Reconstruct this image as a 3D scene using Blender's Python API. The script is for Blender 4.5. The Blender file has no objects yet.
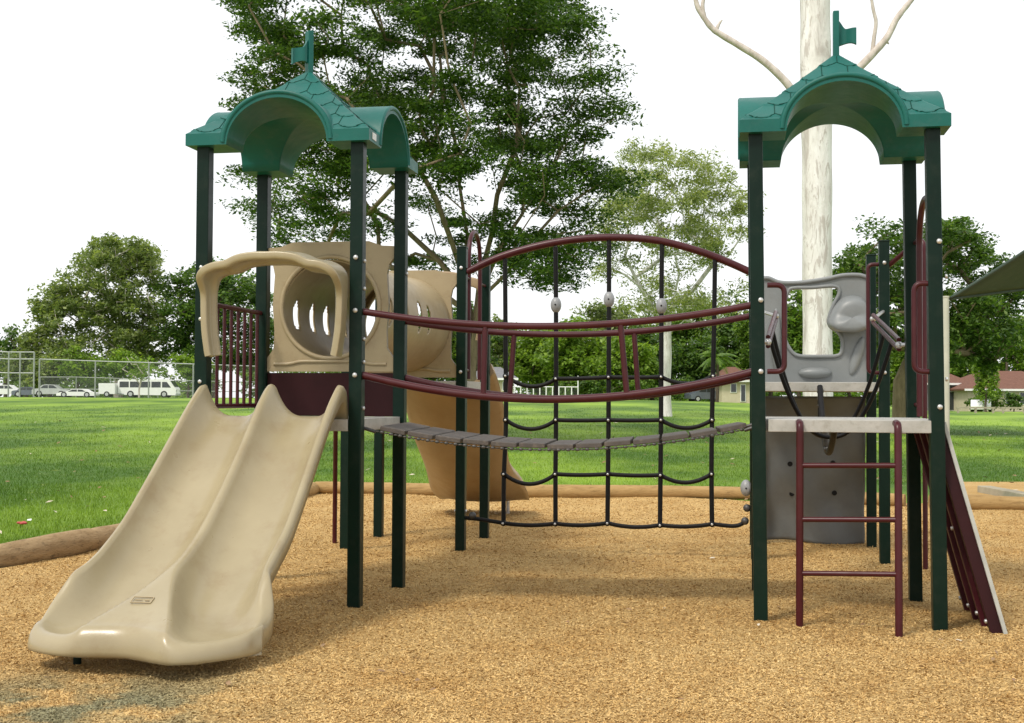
import bpy, bmesh, math, random
import numpy as np
from mathutils import Vector, Matrix
from mathutils.geometry import tessellate_polygon

R = math.radians
random.seed(5)
RNG = np.random.default_rng(7)
scene = bpy.context.scene
col = scene.collection
V = Vector

# ------------------------------------------------------------------ camera maths
F, PITCH, ROLL, EYE = 1262.85, 0.0283, 0.0051, 1.3764
cP, sP, cR, sR = math.cos(PITCH), math.sin(PITCH), math.cos(ROLL), math.sin(ROLL)


def ray(px, py):
    a, b = px - 512, py - 361.5
    u, w = a * cR + b * sR, -a * sR + b * cR
    return V((u / F, cP + (w / F) * sP, sP - (w / F) * cP))


def at(px, py, Y):
    d = ray(px, py)
    return V((0, 0, EYE)) + d * (Y / d.y)


def grd(px, py, z=0.0):
    d = ray(px, py)
    return V((0, 0, EYE)) + d * ((z - EYE) / d.z)


def smooth(t):
    t = max(0.0, min(1.0, t))
    return t * t * (3 - 2 * t)


def ground_z(x, y):
    """gentle rise of the park lawn away from the playground"""
    q = x / max(y, 1.0)
    top = 1.18 + (0.30 - 1.18) * smooth((q - 0.10) / 0.26)
    z = smooth((y - 19) / 95.0) * top
    if y > 118:
        z -= 0.010 * (y - 118)
    return max(z, -0.6)


# ------------------------------------------------------------------ object helpers
def tag(o, label=None, cat=None, group=None, kind=None):
    if label: o['label'] = label
    if cat: o['category'] = cat
    if group: o['group'] = group
    if kind: o['kind'] = kind
    return o


def thing(name, label, cat, loc=(0, 0, 0), group=None):
    o = bpy.data.objects.new(name, None)
    o.empty_display_size = 0.2
    col.objects.link(o)
    o.location = loc
    return tag(o, label, cat, group)


def wloc(o):
    p = V((0, 0, 0))
    while o:
        p += V(o.location)
        o = o.parent
    return p


class MB:
    """collects shapes given in world coordinates; build() links them as one mesh object"""

    def __init__(s):
        s.v, s.f, s.m, s.sm = [], [], [], []

    def add(s, verts, faces, mi=0, sm=True):
        n = len(s.v)
        s.v += [tuple(p) for p in verts]
        for f in faces:
            s.f.append([i + n for i in f]); s.m.append(mi); s.sm.append(sm)
        return s

    def box(s, c, size, ax=None, bev=0.0, mi=0):
        """box of size (x,y,z) at centre c; ax = 3 axis vectors"""
        ax = ax or (V((1, 0, 0)), V((0, 1, 0)), V((0, 0, 1)))
        bm = bmesh.new()
        bmesh.ops.create_cube(bm, size=1)
        for v in bm.verts:
            v.co = V((v.co.x * size[0], v.co.y * size[1], v.co.z * size[2]))
        if bev > 0:
            bmesh.ops.bevel(bm, geom=bm.edges[:], offset=bev, segments=2, profile=0.6, affect='EDGES')
        c = V(c)
        bm.verts.index_update()
        s.add([c + ax[0] * v.co.x + ax[1] * v.co.y + ax[2] * v.co.z for v in bm.verts],
              [[v.index for v in f.verts] for f in bm.faces], mi, False)
        bm.free()
        return s

    def tube(s, path, r, n=10, caps=True, closed=False, mi=0, squash=None):
        path = [V(p) for p in path]
        m = len(path)
        rr = r if isinstance(r, (list, tuple)) else [r] * m
        T = []
        for i in range(m):
            a = path[i - 1] if (i > 0 or closed) else path[i]
            b = path[(i + 1) % m] if (i < m - 1 or closed) else path[i]
            t = (b - a)
            T.append(t.normalized() if t.length > 1e-9 else V((0, 0, 1)))
        ref = V((0, 0, 1)) if abs(T[0].z) < 0.9 else V((1, 0, 0))
        N = (ref - T[0] * ref.dot(T[0])).normalized()
        verts = []
        for i in range(m):
            N = N - T[i] * N.dot(T[i])
            if N.length < 1e-6:
                N = T[i].orthogonal()
            N.normalize()
            B = T[i].cross(N)
            for k in range(n):
                a = 2 * math.pi * k / n
                verts.append(path[i] + N * (math.cos(a) * rr[i]) + B * (math.sin(a) * rr[i]))
        faces = []
        for i in range(m if closed else m - 1):
            j = (i + 1) % m
            for k in range(n):
                l = (k + 1) % n
                faces.append([i * n + k, i * n + l, j * n + l, j * n + k])
        s.add(verts, faces, mi, True)
        if caps and not closed:
            s.add(verts[:n], [list(range(n - 1, -1, -1))], mi, False)
            s.add(verts[-n:], [list(range(n))], mi, False)
        return s

    def ball(s, c, r, mi=0, seg=12, rings=8, scale=(1, 1, 1), ax=None):
        c = V(c)
        ax = ax or (V((1, 0, 0)), V((0, 1, 0)), V((0, 0, 1)))
        vs, fs = [], []
        for i in range(rings + 1):
            ph = math.pi * i / rings
            for k in range(seg):
                th = 2 * math.pi * k / seg
                q = (math.sin(ph) * math.cos(th), math.sin(ph) * math.sin(th), math.cos(ph))
                vs.append(c + ax[0] * (q[0] * r * scale[0]) + ax[1] * (q[1] * r * scale[1]) + ax[2] * (q[2] * r * scale[2]))
        for i in range(rings):
            for k in range(seg):
                l = (k + 1) % seg
                fs.append([i * seg + k, (i + 1) * seg + k, (i + 1) * seg + l, i * seg + l])
        return s.add(vs, fs, mi, True)

    def prism(s, poly, nrm, thick, holes=(), mi=0, mi_side=None):
        """flat polygon (list of 3D points, optional holes) given a thickness along nrm"""
        loops = [[V(p) for p in poly]] + [[V(p) for p in h] for h in holes]
        tris = tessellate_polygon(loops)
        flat = [p for l in loops for p in l]
        n = len(flat)
        off = V(nrm).normalized() * thick
        s.add(flat, [list(t) for t in tris], mi, False)
        s.add([p + off for p in flat], [list(reversed(t)) for t in tris], mi, False)
        for l in loops:
            k = len(l)
            vs = l + [p + off for p in l]
            s.add(vs, [[i, (i + 1) % k, (i + 1) % k + k, i + k] for i in range(k)],
                  mi if mi_side is None else mi_side, False)
        return s

    def grid(s, P, mi=0, sm=True, flip=False, wrap=False):
        """P[i][j] of points"""
        a, b = len(P), len(P[0])
        vs = [p for row in P for p in row]
        fs = []
        for i in range(a - 1):
            for j in range(b if wrap else b - 1):
                j2 = (j + 1) % b
                f = [i * b + j, i * b + j2, (i + 1) * b + j2, (i + 1) * b + j]
                fs.append(f[::-1] if flip else f)
        return s.add(vs, fs, mi, sm)

    def build(s, name, mats, parent=None, smooth_angle=None):
        me = bpy.data.meshes.new(name)
        off = wloc(parent) if parent else V((0, 0, 0))
        me.from_pydata([(p[0] - off.x, p[1] - off.y, p[2] - off.z) for p in s.v], [], s.f)
        mats = mats if isinstance(mats, (list, tuple)) else [mats]
        for m in mats: me.materials.append(m)
        me.polygons.foreach_set('material_index', s.m)
        me.polygons.foreach_set('use_smooth', s.sm)
        me.update()
        o = bpy.data.objects.new(name, me)
        col.objects.link(o)
        if parent: o.parent = parent
        return o


def weld(o, d=1e-4):
    bm = bmesh.new(); bm.from_mesh(o.data)
    bmesh.ops.remove_doubles(bm, verts=bm.verts, dist=d)
    bmesh.ops.recalc_face_normals(bm, faces=bm.faces)
    bm.to_mesh(o.data); bm.free()
    return o


def spline(pts, n=8, closed=False):
    pts = [V(p) for p in pts]
    m = len(pts)
    out = []
    for i in range(m if closed else m - 1):
        if closed:
            p0, p1, p2, p3 = pts[i - 1], pts[i], pts[(i + 1) % m], pts[(i + 2) % m]
        else:
            p1, p2 = pts[i], pts[i + 1]
            p0 = pts[i - 1] if i > 0 else p1 * 2 - p2
            p3 = pts[i + 2] if i + 2 < m else p2 * 2 - p1
        for k in range(n):
            t = k / n
            out.append(0.5 * ((2 * p1) + (p2 - p0) * t + (2 * p0 - 5 * p1 + 4 * p2 - p3) * t * t
                              + (3 * p1 - p0 - 3 * p2 + p3) * t ** 3))
    if not closed: out.append(pts[-1])
    return out


def rounded(pts, r, n=6):
    """polyline with its inner corners rounded to radius r"""
    pts = [V(p) for p in pts]
    out = [pts[0]]
    for i in range(1, len(pts) - 1):
        a, b, c = pts[i - 1], pts[i], pts[i + 1]
        d1, d2 = (a - b), (c - b)
        q = min(r, d1.length * 0.49, d2.length * 0.49)
        s, e = b + d1.normalized() * q, b + d2.normalized() * q
        for k in range(n + 1):
            t = k / n
            out.append(s * (1 - t) ** 2 + b * 2 * t * (1 - t) + e * t * t)
    out.append(pts[-1])
    return out


def lerp_tab(tab, x):
    if x <= tab[0][0]: return tab[0][1]
    for (x0, y0), (x1, y1) in zip(tab, tab[1:]):
        if x <= x1:
            return y0 + (y1 - y0) * (x - x0) / (x1 - x0)
    return tab[-1][1]


def cub_tab(tab, x):
    """smooth (catmull) table"""
    if x <= tab[0][0]: return tab[0][1]
    if x >= tab[-1][0]: return tab[-1][1]
    for i in range(len(tab) - 1):
        x0, y0 = tab[i]; x1, y1 = tab[i + 1]
        if x <= x1:
            h = x1 - x0
            def sl(k):
                if k <= 0 or k >= len(tab) - 1: 
                    k2 = 0 if k <= 0 else len(tab) - 2
                    return (tab[k2 + 1][1] - tab[k2][1]) / (tab[k2 + 1][0] - tab[k2][0])
                return (tab[k + 1][1] - tab[k - 1][1]) / (tab[k + 1][0] - tab[k - 1][0])
            m0, m1 = sl(i) * h, sl(i + 1) * h
            t = (x - x0) / h
            return (2 * t**3 - 3 * t**2 + 1) * y0 + (t**3 - 2 * t**2 + t) * m0 + (-2 * t**3 + 3 * t**2) * y1 + (t**3 - t**2) * m1
    return tab[-1][1]


# ------------------------------------------------------------------ materials
def new_mat(name):
    m = bpy.data.materials.new(name)
    m.use_nodes = True
    nt = m.node_tree
    for n in list(nt.nodes): nt.nodes.remove(n)
    out = nt.nodes.new('ShaderNodeOutputMaterial')
    return m, nt, out


def N(nt, kind, **kw):
    n = nt.nodes.new(kind)
    for k, v in kw.items():
        if k in n.inputs: n.inputs[k].default_value = v
        else: setattr(n, k, v)
    return n


def L(nt, a, b): nt.links.new(a, b)


def ramp(nt, fac, stops):
    r = nt.nodes.new('ShaderNodeValToRGB')
    e = r.color_ramp.elements
    while len(e) < len(stops): e.new(0.5)
    for k, (p, c) in enumerate(stops):
        e[k].position = p
        e[k].color = (*c, 1) if len(c) == 3 else c
    L(nt, fac, r.inputs['Fac'])
    return r.outputs['Color']


def noise(nt, scale, detail=4, rough=0.55, vec=None, dist=0.0):
    n = N(nt, 'ShaderNodeTexNoise', Scale=scale, Detail=detail, Roughness=rough, Distortion=dist)
    if vec: L(nt, vec, n.inputs['Vector'])
    return n.outputs['Fac']


def pos(nt):
    return nt.nodes.new('ShaderNodeNewGeometry').outputs['Position']


def scaled(nt, vec, s):
    m = N(nt, 'ShaderNodeMapping'); m.inputs['Scale'].default_value = s
    L(nt, vec, m.inputs['Vector'])
    return m.outputs['Vector']


def mix(nt, fac, a, b, mode='MIX'):
    m = nt.nodes.new('ShaderNodeMix'); m.data_type = 'RGBA'; m.blend_type = mode
    for sock, val in ((m.inputs[0], fac), (m.inputs[6], a), (m.inputs[7], b)):
        if hasattr(val, 'is_linked') or isinstance(val, bpy.types.NodeSocket): L(nt, val, sock)
        else: sock.default_value = val if isinstance(val, float) else (*val, 1)
    return m.outputs[2]


def bump(nt, h, strength, dist, prev=None):
    b = N(nt, 'ShaderNodeBump', Strength=strength, Distance=dist)
    L(nt, h, b.inputs['Height'])
    if prev: L(nt, prev, b.inputs['Normal'])
    return b.outputs['Normal']


def surf(name, c1, c2, rough=0.5, scale=6, bumpd=0.0, bscale=60, spec=0.5, metal=0.0, stretch=(1, 1, 1),
         coat=0.0, rvar=0.12, dirt=None, dirt_amt=0.5):
    """painted, moulded or metal surface with soft wear"""
    m, nt, out = new_mat(name)
    p = N(nt, 'ShaderNodeBsdfPrincipled', Metallic=metal)
    p.inputs['Specular IOR Level'].default_value = spec
    p.inputs['Coat Weight'].default_value = coat
    p.inputs['Coat Roughness'].default_value = 0.15
    v = scaled(nt, pos(nt), stretch)
    n1 = noise(nt, scale, 5, 0.6, v)
    c = ramp(nt, n1, [(0.3, c1), (0.7, c2)])
    if dirt:
        n3 = noise(nt, scale * 2.7, 6, 0.7, v)
        f = ramp(nt, n3, [(0.52, (0, 0, 0)), (0.72, (dirt_amt,) * 3)])
        c = mix(nt, f, c, dirt)
    L(nt, c, p.inputs['Base Color'])
    n2 = noise(nt, scale * 5, 4, 0.6, v)
    r = N(nt, 'ShaderNodeMapRange'); r.inputs['To Min'].default_value = max(0.02, rough - rvar); r.inputs['To Max'].default_value = min(1, rough + rvar)
    L(nt, n2, r.inputs['Value']); L(nt, r.outputs[0], p.inputs['Roughness'])
    if bumpd > 0:
        L(nt, bump(nt, noise(nt, bscale, 3, 0.5, v), 1.0, bumpd), p.inputs['Normal'])
    L(nt, p.outputs[0], out.inputs[0])
    return m


def leaf_mat(name, dark, light, trans=0.35, yellow=None):
    m, nt, out = new_mat(name)
    g = nt.nodes.new('ShaderNodeNewGeometry')
    stops = [(0.0, dark), (0.75, light)]
    if yellow: stops.append((1.0, yellow))
    c0 = ramp(nt, g.outputs['Random Per Island'], stops)
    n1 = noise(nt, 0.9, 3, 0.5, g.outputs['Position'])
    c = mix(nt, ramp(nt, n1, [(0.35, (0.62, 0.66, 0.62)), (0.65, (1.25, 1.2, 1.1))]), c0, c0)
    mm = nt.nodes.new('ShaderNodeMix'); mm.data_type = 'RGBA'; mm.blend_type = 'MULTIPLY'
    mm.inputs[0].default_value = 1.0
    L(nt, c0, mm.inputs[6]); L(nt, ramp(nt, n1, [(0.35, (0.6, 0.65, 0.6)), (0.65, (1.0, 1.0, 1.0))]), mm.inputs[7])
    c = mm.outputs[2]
    p = N(nt, 'ShaderNodeBsdfPrincipled', Roughness=0.45)
    p.inputs['Specular IOR Level'].default_value = 0.35
    L(nt, c, p.inputs['Base Color'])
    t = N(nt, 'ShaderNodeBsdfTranslucent')
    L(nt, mix(nt, 1.0, c, (1.3, 1.35, 0.6), 'MULTIPLY'), t.inputs['Color'])
    ms = N(nt, 'ShaderNodeMixShader'); ms.inputs[0].default_value = trans
    L(nt, p.outputs[0], ms.inputs[1]); L(nt, t.outputs[0], ms.inputs[2])
    L(nt, ms.outputs[0], out.inputs[0])
    return m


def mulch_color(nt, P, chips=False):
    n1 = noise(nt, 1.1, 6, 0.68, P)
    n2 = noise(nt, 110, 4, 0.7, P)
    base = ramp(nt, n2, [(0.25, (0.31, 0.18, 0.056)), (0.42, (0.49, 0.315, 0.115)), (0.6, (0.60, 0.42, 0.19)), (0.8, (0.70, 0.54, 0.29))])
    base = mix(nt, ramp(nt, n1, [(0.44, (0, 0, 0)), (0.66, (0.6, 0.6, 0.6))]), base, (0.40, 0.225, 0.070))
    n5 = noise(nt, 4.5, 5, 0.7, P)
    base = mix(nt, ramp(nt, n5, [(0.58, (0, 0, 0)), (0.70, (0.55, 0.55, 0.55))]), base, (0.27, 0.145, 0.052))
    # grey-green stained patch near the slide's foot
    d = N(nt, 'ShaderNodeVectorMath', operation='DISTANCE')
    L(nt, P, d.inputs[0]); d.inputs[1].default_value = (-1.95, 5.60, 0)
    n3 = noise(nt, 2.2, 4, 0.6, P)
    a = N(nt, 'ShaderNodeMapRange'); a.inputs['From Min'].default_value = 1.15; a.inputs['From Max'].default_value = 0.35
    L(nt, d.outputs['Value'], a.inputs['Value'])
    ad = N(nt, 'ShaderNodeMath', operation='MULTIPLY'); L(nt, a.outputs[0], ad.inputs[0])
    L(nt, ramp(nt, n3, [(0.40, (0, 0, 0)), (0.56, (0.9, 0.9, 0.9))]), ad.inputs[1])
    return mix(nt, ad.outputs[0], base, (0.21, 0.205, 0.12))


def make_mulch(name, chips):
    m, nt, out = new_mat(name)
    g = nt.nodes.new('ShaderNodeNewGeometry')
    P = g.outputs['Position']
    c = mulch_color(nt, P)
    p = N(nt, 'ShaderNodeBsdfPrincipled', Roughness=0.9)
    p.inputs['Specular IOR Level'].default_value = 0.15
    if chips:
        r = ramp(nt, g.outputs['Random Per Island'], [(0.0, (0.66, 0.58, 0.50)), (0.3, (1.0, 1.0, 1.0)), (0.93, (1.22, 1.25, 1.28)), (1.0, (1.3, 1.4, 1.7))])
        c = mix(nt, 1.0, c, r, 'MULTIPLY')
    else:
        L(nt, bump(nt, noise(nt, 55, 6, 0.75, P), 0.9, 0.02), p.inputs['Normal'])
    L(nt, c, p.inputs['Base Color'])
    L(nt, p.outputs[0], out.inputs[0])
    return m


def make_lawn(name, blades):
    m, nt, out = new_mat(name)
    g = nt.nodes.new('ShaderNodeNewGeometry')
    P = g.outputs['Position']
    n1 = noise(nt, 0.13, 5, 0.62, scaled(nt, P, (1, 0.5, 1)))
    n2 = noise(nt, 22, 5, 0.75, P)
    n4 = noise(nt, 2.3, 4, 0.65, P)
    c = ramp(nt, n2, [(0.3, (0.040, 0.098, 0.008)), (0.7, (0.088, 0.184, 0.017))])
    c = mix(nt, ramp(nt, n1, [(0.42, (0, 0, 0)), (0.60, (0.9, 0.9, 0.9))]), c, (0.25, 0.385, 0.040))  # broad lighter patches; the darker grass between imitates tree shade
    n6 = noise(nt, 0.55, 4, 0.7, P)
    c = mix(nt, ramp(nt, n6, [(0.60, (0, 0, 0)), (0.74, (0.3, 0.3, 0.3))]), c, (0.24, 0.235, 0.07))
    c = mix(nt, ramp(nt, n4, [(0.58, (0, 0, 0)), (0.74, (0.45, 0.45, 0.45))]), c, (0.30, 0.34, 0.085))
    p = N(nt, 'ShaderNodeBsdfPrincipled', Roughness=0.75)
    p.inputs['Specular IOR Level'].default_value = 0.2
    if blades:
        r = ramp(nt, g.outputs['Random Per Island'], [(0.0, (0.75, 0.77, 0.7)), (0.6, (1.2, 1.2, 1.1)), (1.0, (1.7, 1.5, 1.6))])
        c = mix(nt, 1.0, c, r, 'MULTIPLY')
    else:
        L(nt, bump(nt, n2, 0.8, 0.04), p.inputs['Normal'])
    L(nt, c, p.inputs['Base Color'])
    if blades:
        t = N(nt, 'ShaderNodeBsdfTranslucent'); L(nt, c, t.inputs['Color'])
        ms = N(nt, 'ShaderNodeMixShader'); ms.inputs[0].default_value = 0.3
        L(nt, p.outputs[0], ms.inputs[1]); L(nt, t.outputs[0], ms.inputs[2]); L(nt, ms.outputs[0], out.inputs[0])
    else:
        L(nt, p.outputs[0], out.inputs[0])
    return m


M = {}
M['post'] = surf('post_green', (0.0016, 0.0115, 0.0070), (0.0026, 0.0165, 0.0100), 0.37, 3, spec=0.19, dirt=(0.020, 0.030, 0.021), dirt_amt=0.45)
M['roof'] = surf('roof_green', (0.005, 0.092, 0.077), (0.008, 0.122, 0.102), 0.43, 3, 0.0006, 140, spec=0.28, dirt=(0.045, 0.125, 0.112), dirt_amt=0.5)
M['seam'] = surf('roof_seam_shade', (0.004, 0.045, 0.033), (0.006, 0.06, 0.044), 0.7, 3, spec=0.15)  # darker green paints the shadow lines at the shingle edges
M['tan'] = surf('tan_plastic', (0.295, 0.243, 0.142), (0.370, 0.312, 0.190), 0.32, 1.6, 0.0005, 160, dirt=(0.25, 0.180, 0.092), dirt_amt=0.5, coat=0.15)
M['tan_panel'] = surf('tan_panel_plastic', (0.325, 0.255, 0.148), (0.39, 0.312, 0.188), 0.42, 2.5, 0.0008, 120, dirt=(0.22, 0.15, 0.075), dirt_amt=0.4)
M['tan_dark'] = surf('tan_slide_plastic', (0.29, 0.20, 0.105), (0.36, 0.255, 0.142), 0.45, 2.2, 0.0008, 120, dirt=(0.26, 0.14, 0.05), dirt_amt=0.4)
M['maroon'] = surf('maroon_paint', (0.045, 0.0045, 0.0075), (0.062, 0.007, 0.011), 0.36, 4, spec=0.35, dirt=(0.085, 0.03, 0.032), dirt_amt=0.3)
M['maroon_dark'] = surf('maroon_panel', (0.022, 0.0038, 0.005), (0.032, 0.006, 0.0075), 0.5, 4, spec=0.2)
M['grey'] = surf('grey_plastic', (0.165, 0.178, 0.18), (0.225, 0.238, 0.24), 0.42, 2.5, 0.001, 90, dirt=(0.17, 0.175, 0.17), dirt_amt=0.5)
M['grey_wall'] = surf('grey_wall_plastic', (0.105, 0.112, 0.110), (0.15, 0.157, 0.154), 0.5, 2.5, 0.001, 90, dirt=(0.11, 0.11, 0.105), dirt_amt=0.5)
M['bead'] = surf('bead_grey', (0.24, 0.25, 0.26), (0.31, 0.32, 0.33), 0.4, 12)
M['deck'] = surf('deck_coating', (0.34, 0.34, 0.31), (0.45, 0.44, 0.41), 0.55, 9, 0.001, 200, dirt=(0.24, 0.22, 0.18), dirt_amt=0.6)
M['plank'] = surf('plank_rubber', (0.062, 0.052, 0.045), (0.095, 0.080, 0.069), 0.6, 9, 0.002, 160, dirt=(0.21, 0.17, 0.13), dirt_amt=0.5)
M['black'] = surf('black_rope', (0.005, 0.005, 0.0055), (0.009, 0.0085, 0.009), 0.55, 10, 0.001, 200, spec=0.2)
M['steel'] = surf('steel', (0.50, 0.50, 0.50), (0.62, 0.62, 0.61), 0.32, 20, metal=0.6)
M['chain'] = surf('chain_steel', (0.06, 0.058, 0.055), (0.12, 0.115, 0.11), 0.5, 30, metal=0.6)
M['ramp_edge'] = surf('ramp_edge_aluminium', (0.34, 0.35, 0.32), (0.46, 0.47, 0.43), 0.4, 8)
M['log'] = surf('treated_log', (0.30, 0.19, 0.075), (0.42, 0.28, 0.12), 0.8, 3.5, 0.006, 26, stretch=(1, 1, 5), spec=0.2, dirt=(0.14, 0.085, 0.035), dirt_amt=0.75)
M['log_old'] = surf('old_log', (0.27, 0.18, 0.09), (0.42, 0.30, 0.165), 0.85, 4, 0.008, 26, stretch=(1, 1, 4), spec=0.2, dirt=(0.07, 0.045, 0.025), dirt_amt=0.8)
M['sleeper'] = surf('sleeper_wood', (0.30, 0.27, 0.20), (0.42, 0.38, 0.28), 0.85, 6, 0.004, 40, spec=0.2)
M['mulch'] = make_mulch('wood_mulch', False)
M['chips'] = make_mulch('wood_chip', True)
M['lawn'] = make_lawn('lawn_grass', False)
M['blades'] = make_lawn('grass_blade', True)
M['bark_white'] = surf('white_gum_bark', (0.62, 0.59, 0.565), (0.84, 0.82, 0.80), 0.8, 2.0, 0.012, 9, stretch=(2.5, 2.5, 0.5), spec=0.2, dirt=(0.30, 0.235, 0.19), dirt_amt=0.8)
m_, nt_0, out_ = new_mat('mottled_gum_bark')
pb = N(nt_0, 'ShaderNodeBsdfPrincipled', Roughness=0.8); pb.inputs['Specular IOR Level'].default_value = 0.15
Pg = pos(nt_0)
va = scaled(nt_0, Pg, (1.6, 1.6, 0.42)); vb = scaled(nt_0, Pg, (5, 5, 0.8))
cbk = ramp(nt_0, noise(nt_0, 1.6, 6, 0.62, va, 0.6), [(0.30, (0.50, 0.46, 0.43)), (0.47, (0.74, 0.71, 0.68)), (0.62, (0.84, 0.82, 0.80))])
cbk = mix(nt_0, ramp(nt_0, noise(nt_0, 2.6, 7, 0.7, va, 1.2), [(0.53, (0, 0, 0)), (0.58, (0.75, 0.75, 0.75)), (0.70, (0.9, 0.9, 0.9))]), cbk, (0.49, 0.44, 0.405))
cbk = mix(nt_0, ramp(nt_0, noise(nt_0, 3.0, 5, 0.7, vb), [(0.60, (0, 0, 0)), (0.68, (0.7, 0.7, 0.7))]), cbk, (0.40, 0.345, 0.31))
L(nt_0, cbk, pb.inputs['Base Color'])
L(nt_0, bump(nt_0, noise(nt_0, 2.6, 7, 0.7, va, 1.2), 0.8, 0.05), pb.inputs['Normal'])
L(nt_0, pb.outputs[0], out_.inputs[0])
M['bark_mottled'] = m_
M['bark_limb'] = surf('grey_gum_bark', (0.42, 0.36, 0.31), (0.66, 0.60, 0.55), 0.85, 3, 0.01, 9, stretch=(2, 2, 1), spec=0.2)
M['bark_tan'] = surf('tan_bark', (0.155, 0.12, 0.072), (0.27, 0.215, 0.135), 0.85, 2.5, 0.02, 8, stretch=(3, 3, 0.6), spec=0.2, dirt=(0.12, 0.09, 0.05), dirt_amt=0.6)
M['bark_dark'] = surf('dark_bark', (0.06, 0.048, 0.035), (0.13, 0.10, 0.075), 0.9, 3, 0.02, 8, stretch=(3, 3, 0.6), spec=0.2)
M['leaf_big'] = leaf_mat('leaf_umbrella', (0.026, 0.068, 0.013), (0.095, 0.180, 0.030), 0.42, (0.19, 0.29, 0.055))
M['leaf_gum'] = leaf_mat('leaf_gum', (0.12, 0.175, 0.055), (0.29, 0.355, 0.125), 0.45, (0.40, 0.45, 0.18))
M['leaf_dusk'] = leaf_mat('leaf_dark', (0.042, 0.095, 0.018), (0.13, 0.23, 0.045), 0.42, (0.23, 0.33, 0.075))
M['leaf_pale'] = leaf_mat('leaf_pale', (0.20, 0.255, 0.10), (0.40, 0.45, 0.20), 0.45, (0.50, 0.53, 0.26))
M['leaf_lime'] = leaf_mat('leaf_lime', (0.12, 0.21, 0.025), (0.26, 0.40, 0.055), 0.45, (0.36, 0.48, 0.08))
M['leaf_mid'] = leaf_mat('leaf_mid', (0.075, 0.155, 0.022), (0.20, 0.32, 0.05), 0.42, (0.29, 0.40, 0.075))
M['sail'] = surf('sail_cloth', (0.05, 0.075, 0.062), (0.065, 0.092, 0.076), 0.8, 3, 0.001, 200, spec=0.2)
M['sail_pole'] = surf('sail_pole_paint', (0.42, 0.44, 0.36), (0.52, 0.53, 0.44), 0.45, 4)
M['galv'] = surf('galvanised', (0.27, 0.29, 0.27), (0.37, 0.39, 0.37), 0.45, 6, metal=0.3)
M['white'] = surf('white_paint', (0.78, 0.78, 0.77), (0.85, 0.85, 0.84), 0.4, 4)
M['glass'] = surf('dark_glass', (0.02, 0.026, 0.03), (0.035, 0.042, 0.048), 0.08, 3, spec=0.7, rvar=0.02)
M['tyre'] = surf('tyre_rubber', (0.012, 0.012, 0.012), (0.02, 0.02, 0.02), 0.8, 9)
M['cream'] = surf('cream_render', (0.52, 0.46, 0.33), (0.60, 0.54, 0.40), 0.85, 3, spec=0.2)
M['terracotta'] = surf('terracotta_tiles', (0.13, 0.062, 0.044), (0.19, 0.095, 0.066), 0.8, 4, 0.03, 12, spec=0.2)
M['greyroof'] = surf('grey_roof', (0.13, 0.13, 0.14), (0.20, 0.20, 0.21), 0.7, 4)
M['bluecar'] = surf('blue_grey_paint', (0.10, 0.12, 0.16), (0.13, 0.15, 0.19), 0.25, 3, coat=0.5)
M['silvercar'] = surf('silver_paint', (0.42, 0.43, 0.44), (0.50, 0.51, 0.52), 0.25, 3, coat=0.5)
M['red'] = surf('red_plastic', (0.40, 0.05, 0.04), (0.50, 0.07, 0.06), 0.5, 4)
M['deadleaf'] = surf('dead_leaf', (0.16, 0.075, 0.03), (0.36, 0.24, 0.13), 0.8, 7)
M['paleleaf'] = surf('pale_dry_leaf', (0.45, 0.38, 0.27), (0.62, 0.56, 0.45), 0.8, 7)
M['sticker'] = surf('sticker', (0.55, 0.56, 0.55), (0.70, 0.70, 0.68), 0.4, 20)


def mesh_fence_mat():
    m, nt, out = new_mat('chain_link_wire')
    p = N(nt, 'ShaderNodeBsdfPrincipled', Roughness=0.5)
    p.inputs['Base Color'].default_value = (0.33, 0.35, 0.34, 1)
    t = N(nt, 'ShaderNodeBsdfTransparent')
    ms = N(nt, 'ShaderNodeMixShader')
    n = noise(nt, 2.0, 2, 0.5, pos(nt))
    r = N(nt, 'ShaderNodeMapRange'); r.inputs['To Min'].default_value = 0.04; r.inputs['To Max'].default_value = 0.09
    L(nt, n, r.inputs['Value']); L(nt, r.outputs[0], ms.inputs[0])
    L(nt, t.outputs[0], ms.inputs[1]); L(nt, p.outputs[0], ms.inputs[2])
    L(nt, ms.outputs[0], out.inputs[0])
    return m


M['link'] = mesh_fence_mat()

# ------------------------------------------------------------------ world, sun, camera
SUN_EL, SUN_AZ = R(52), R(222)      # azimuth clockwise from +Y: behind the camera, to the left
w = bpy.data.worlds.new('World'); scene.world = w; w.use_nodes = True
nt = w.node_tree
bg = nt.nodes['Background']
sky = nt.nodes.new('ShaderNodeTexSky'); sky.sky_type = 'NISHITA'; sky.sun_disc = False
sky.sun_elevation = SUN_EL; sky.sun_rotation = SUN_AZ
sky.dust_density = 3.0; sky.air_density = 1.0
mx = nt.nodes.new('ShaderNodeMix'); mx.data_type = 'RGBA'; mx.inputs[0].default_value = 0.86
mx.inputs[7].default_value = (11.2, 11.3, 11.4, 1)
nt.links.new(sky.outputs[0], mx.inputs[6]); nt.links.new(mx.outputs[2], bg.inputs['Color'])
bg.inputs['Strength'].default_value = 0.10

ld = bpy.data.lights.new('sun', 'SUN'); ld.energy = 2.3; ld.angle = R(10); ld.color = (1.0, 0.93, 0.82)
lo = bpy.data.objects.new('sun', ld); col.objects.link(lo)
sd = V((math.sin(SUN_AZ) * math.cos(SUN_EL), math.cos(SUN_AZ) * math.cos(SUN_EL), math.sin(SUN_EL)))
lo.rotation_euler = (-sd).to_track_quat('-Z', 'Y').to_euler(); lo.location = sd * 50

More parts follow.
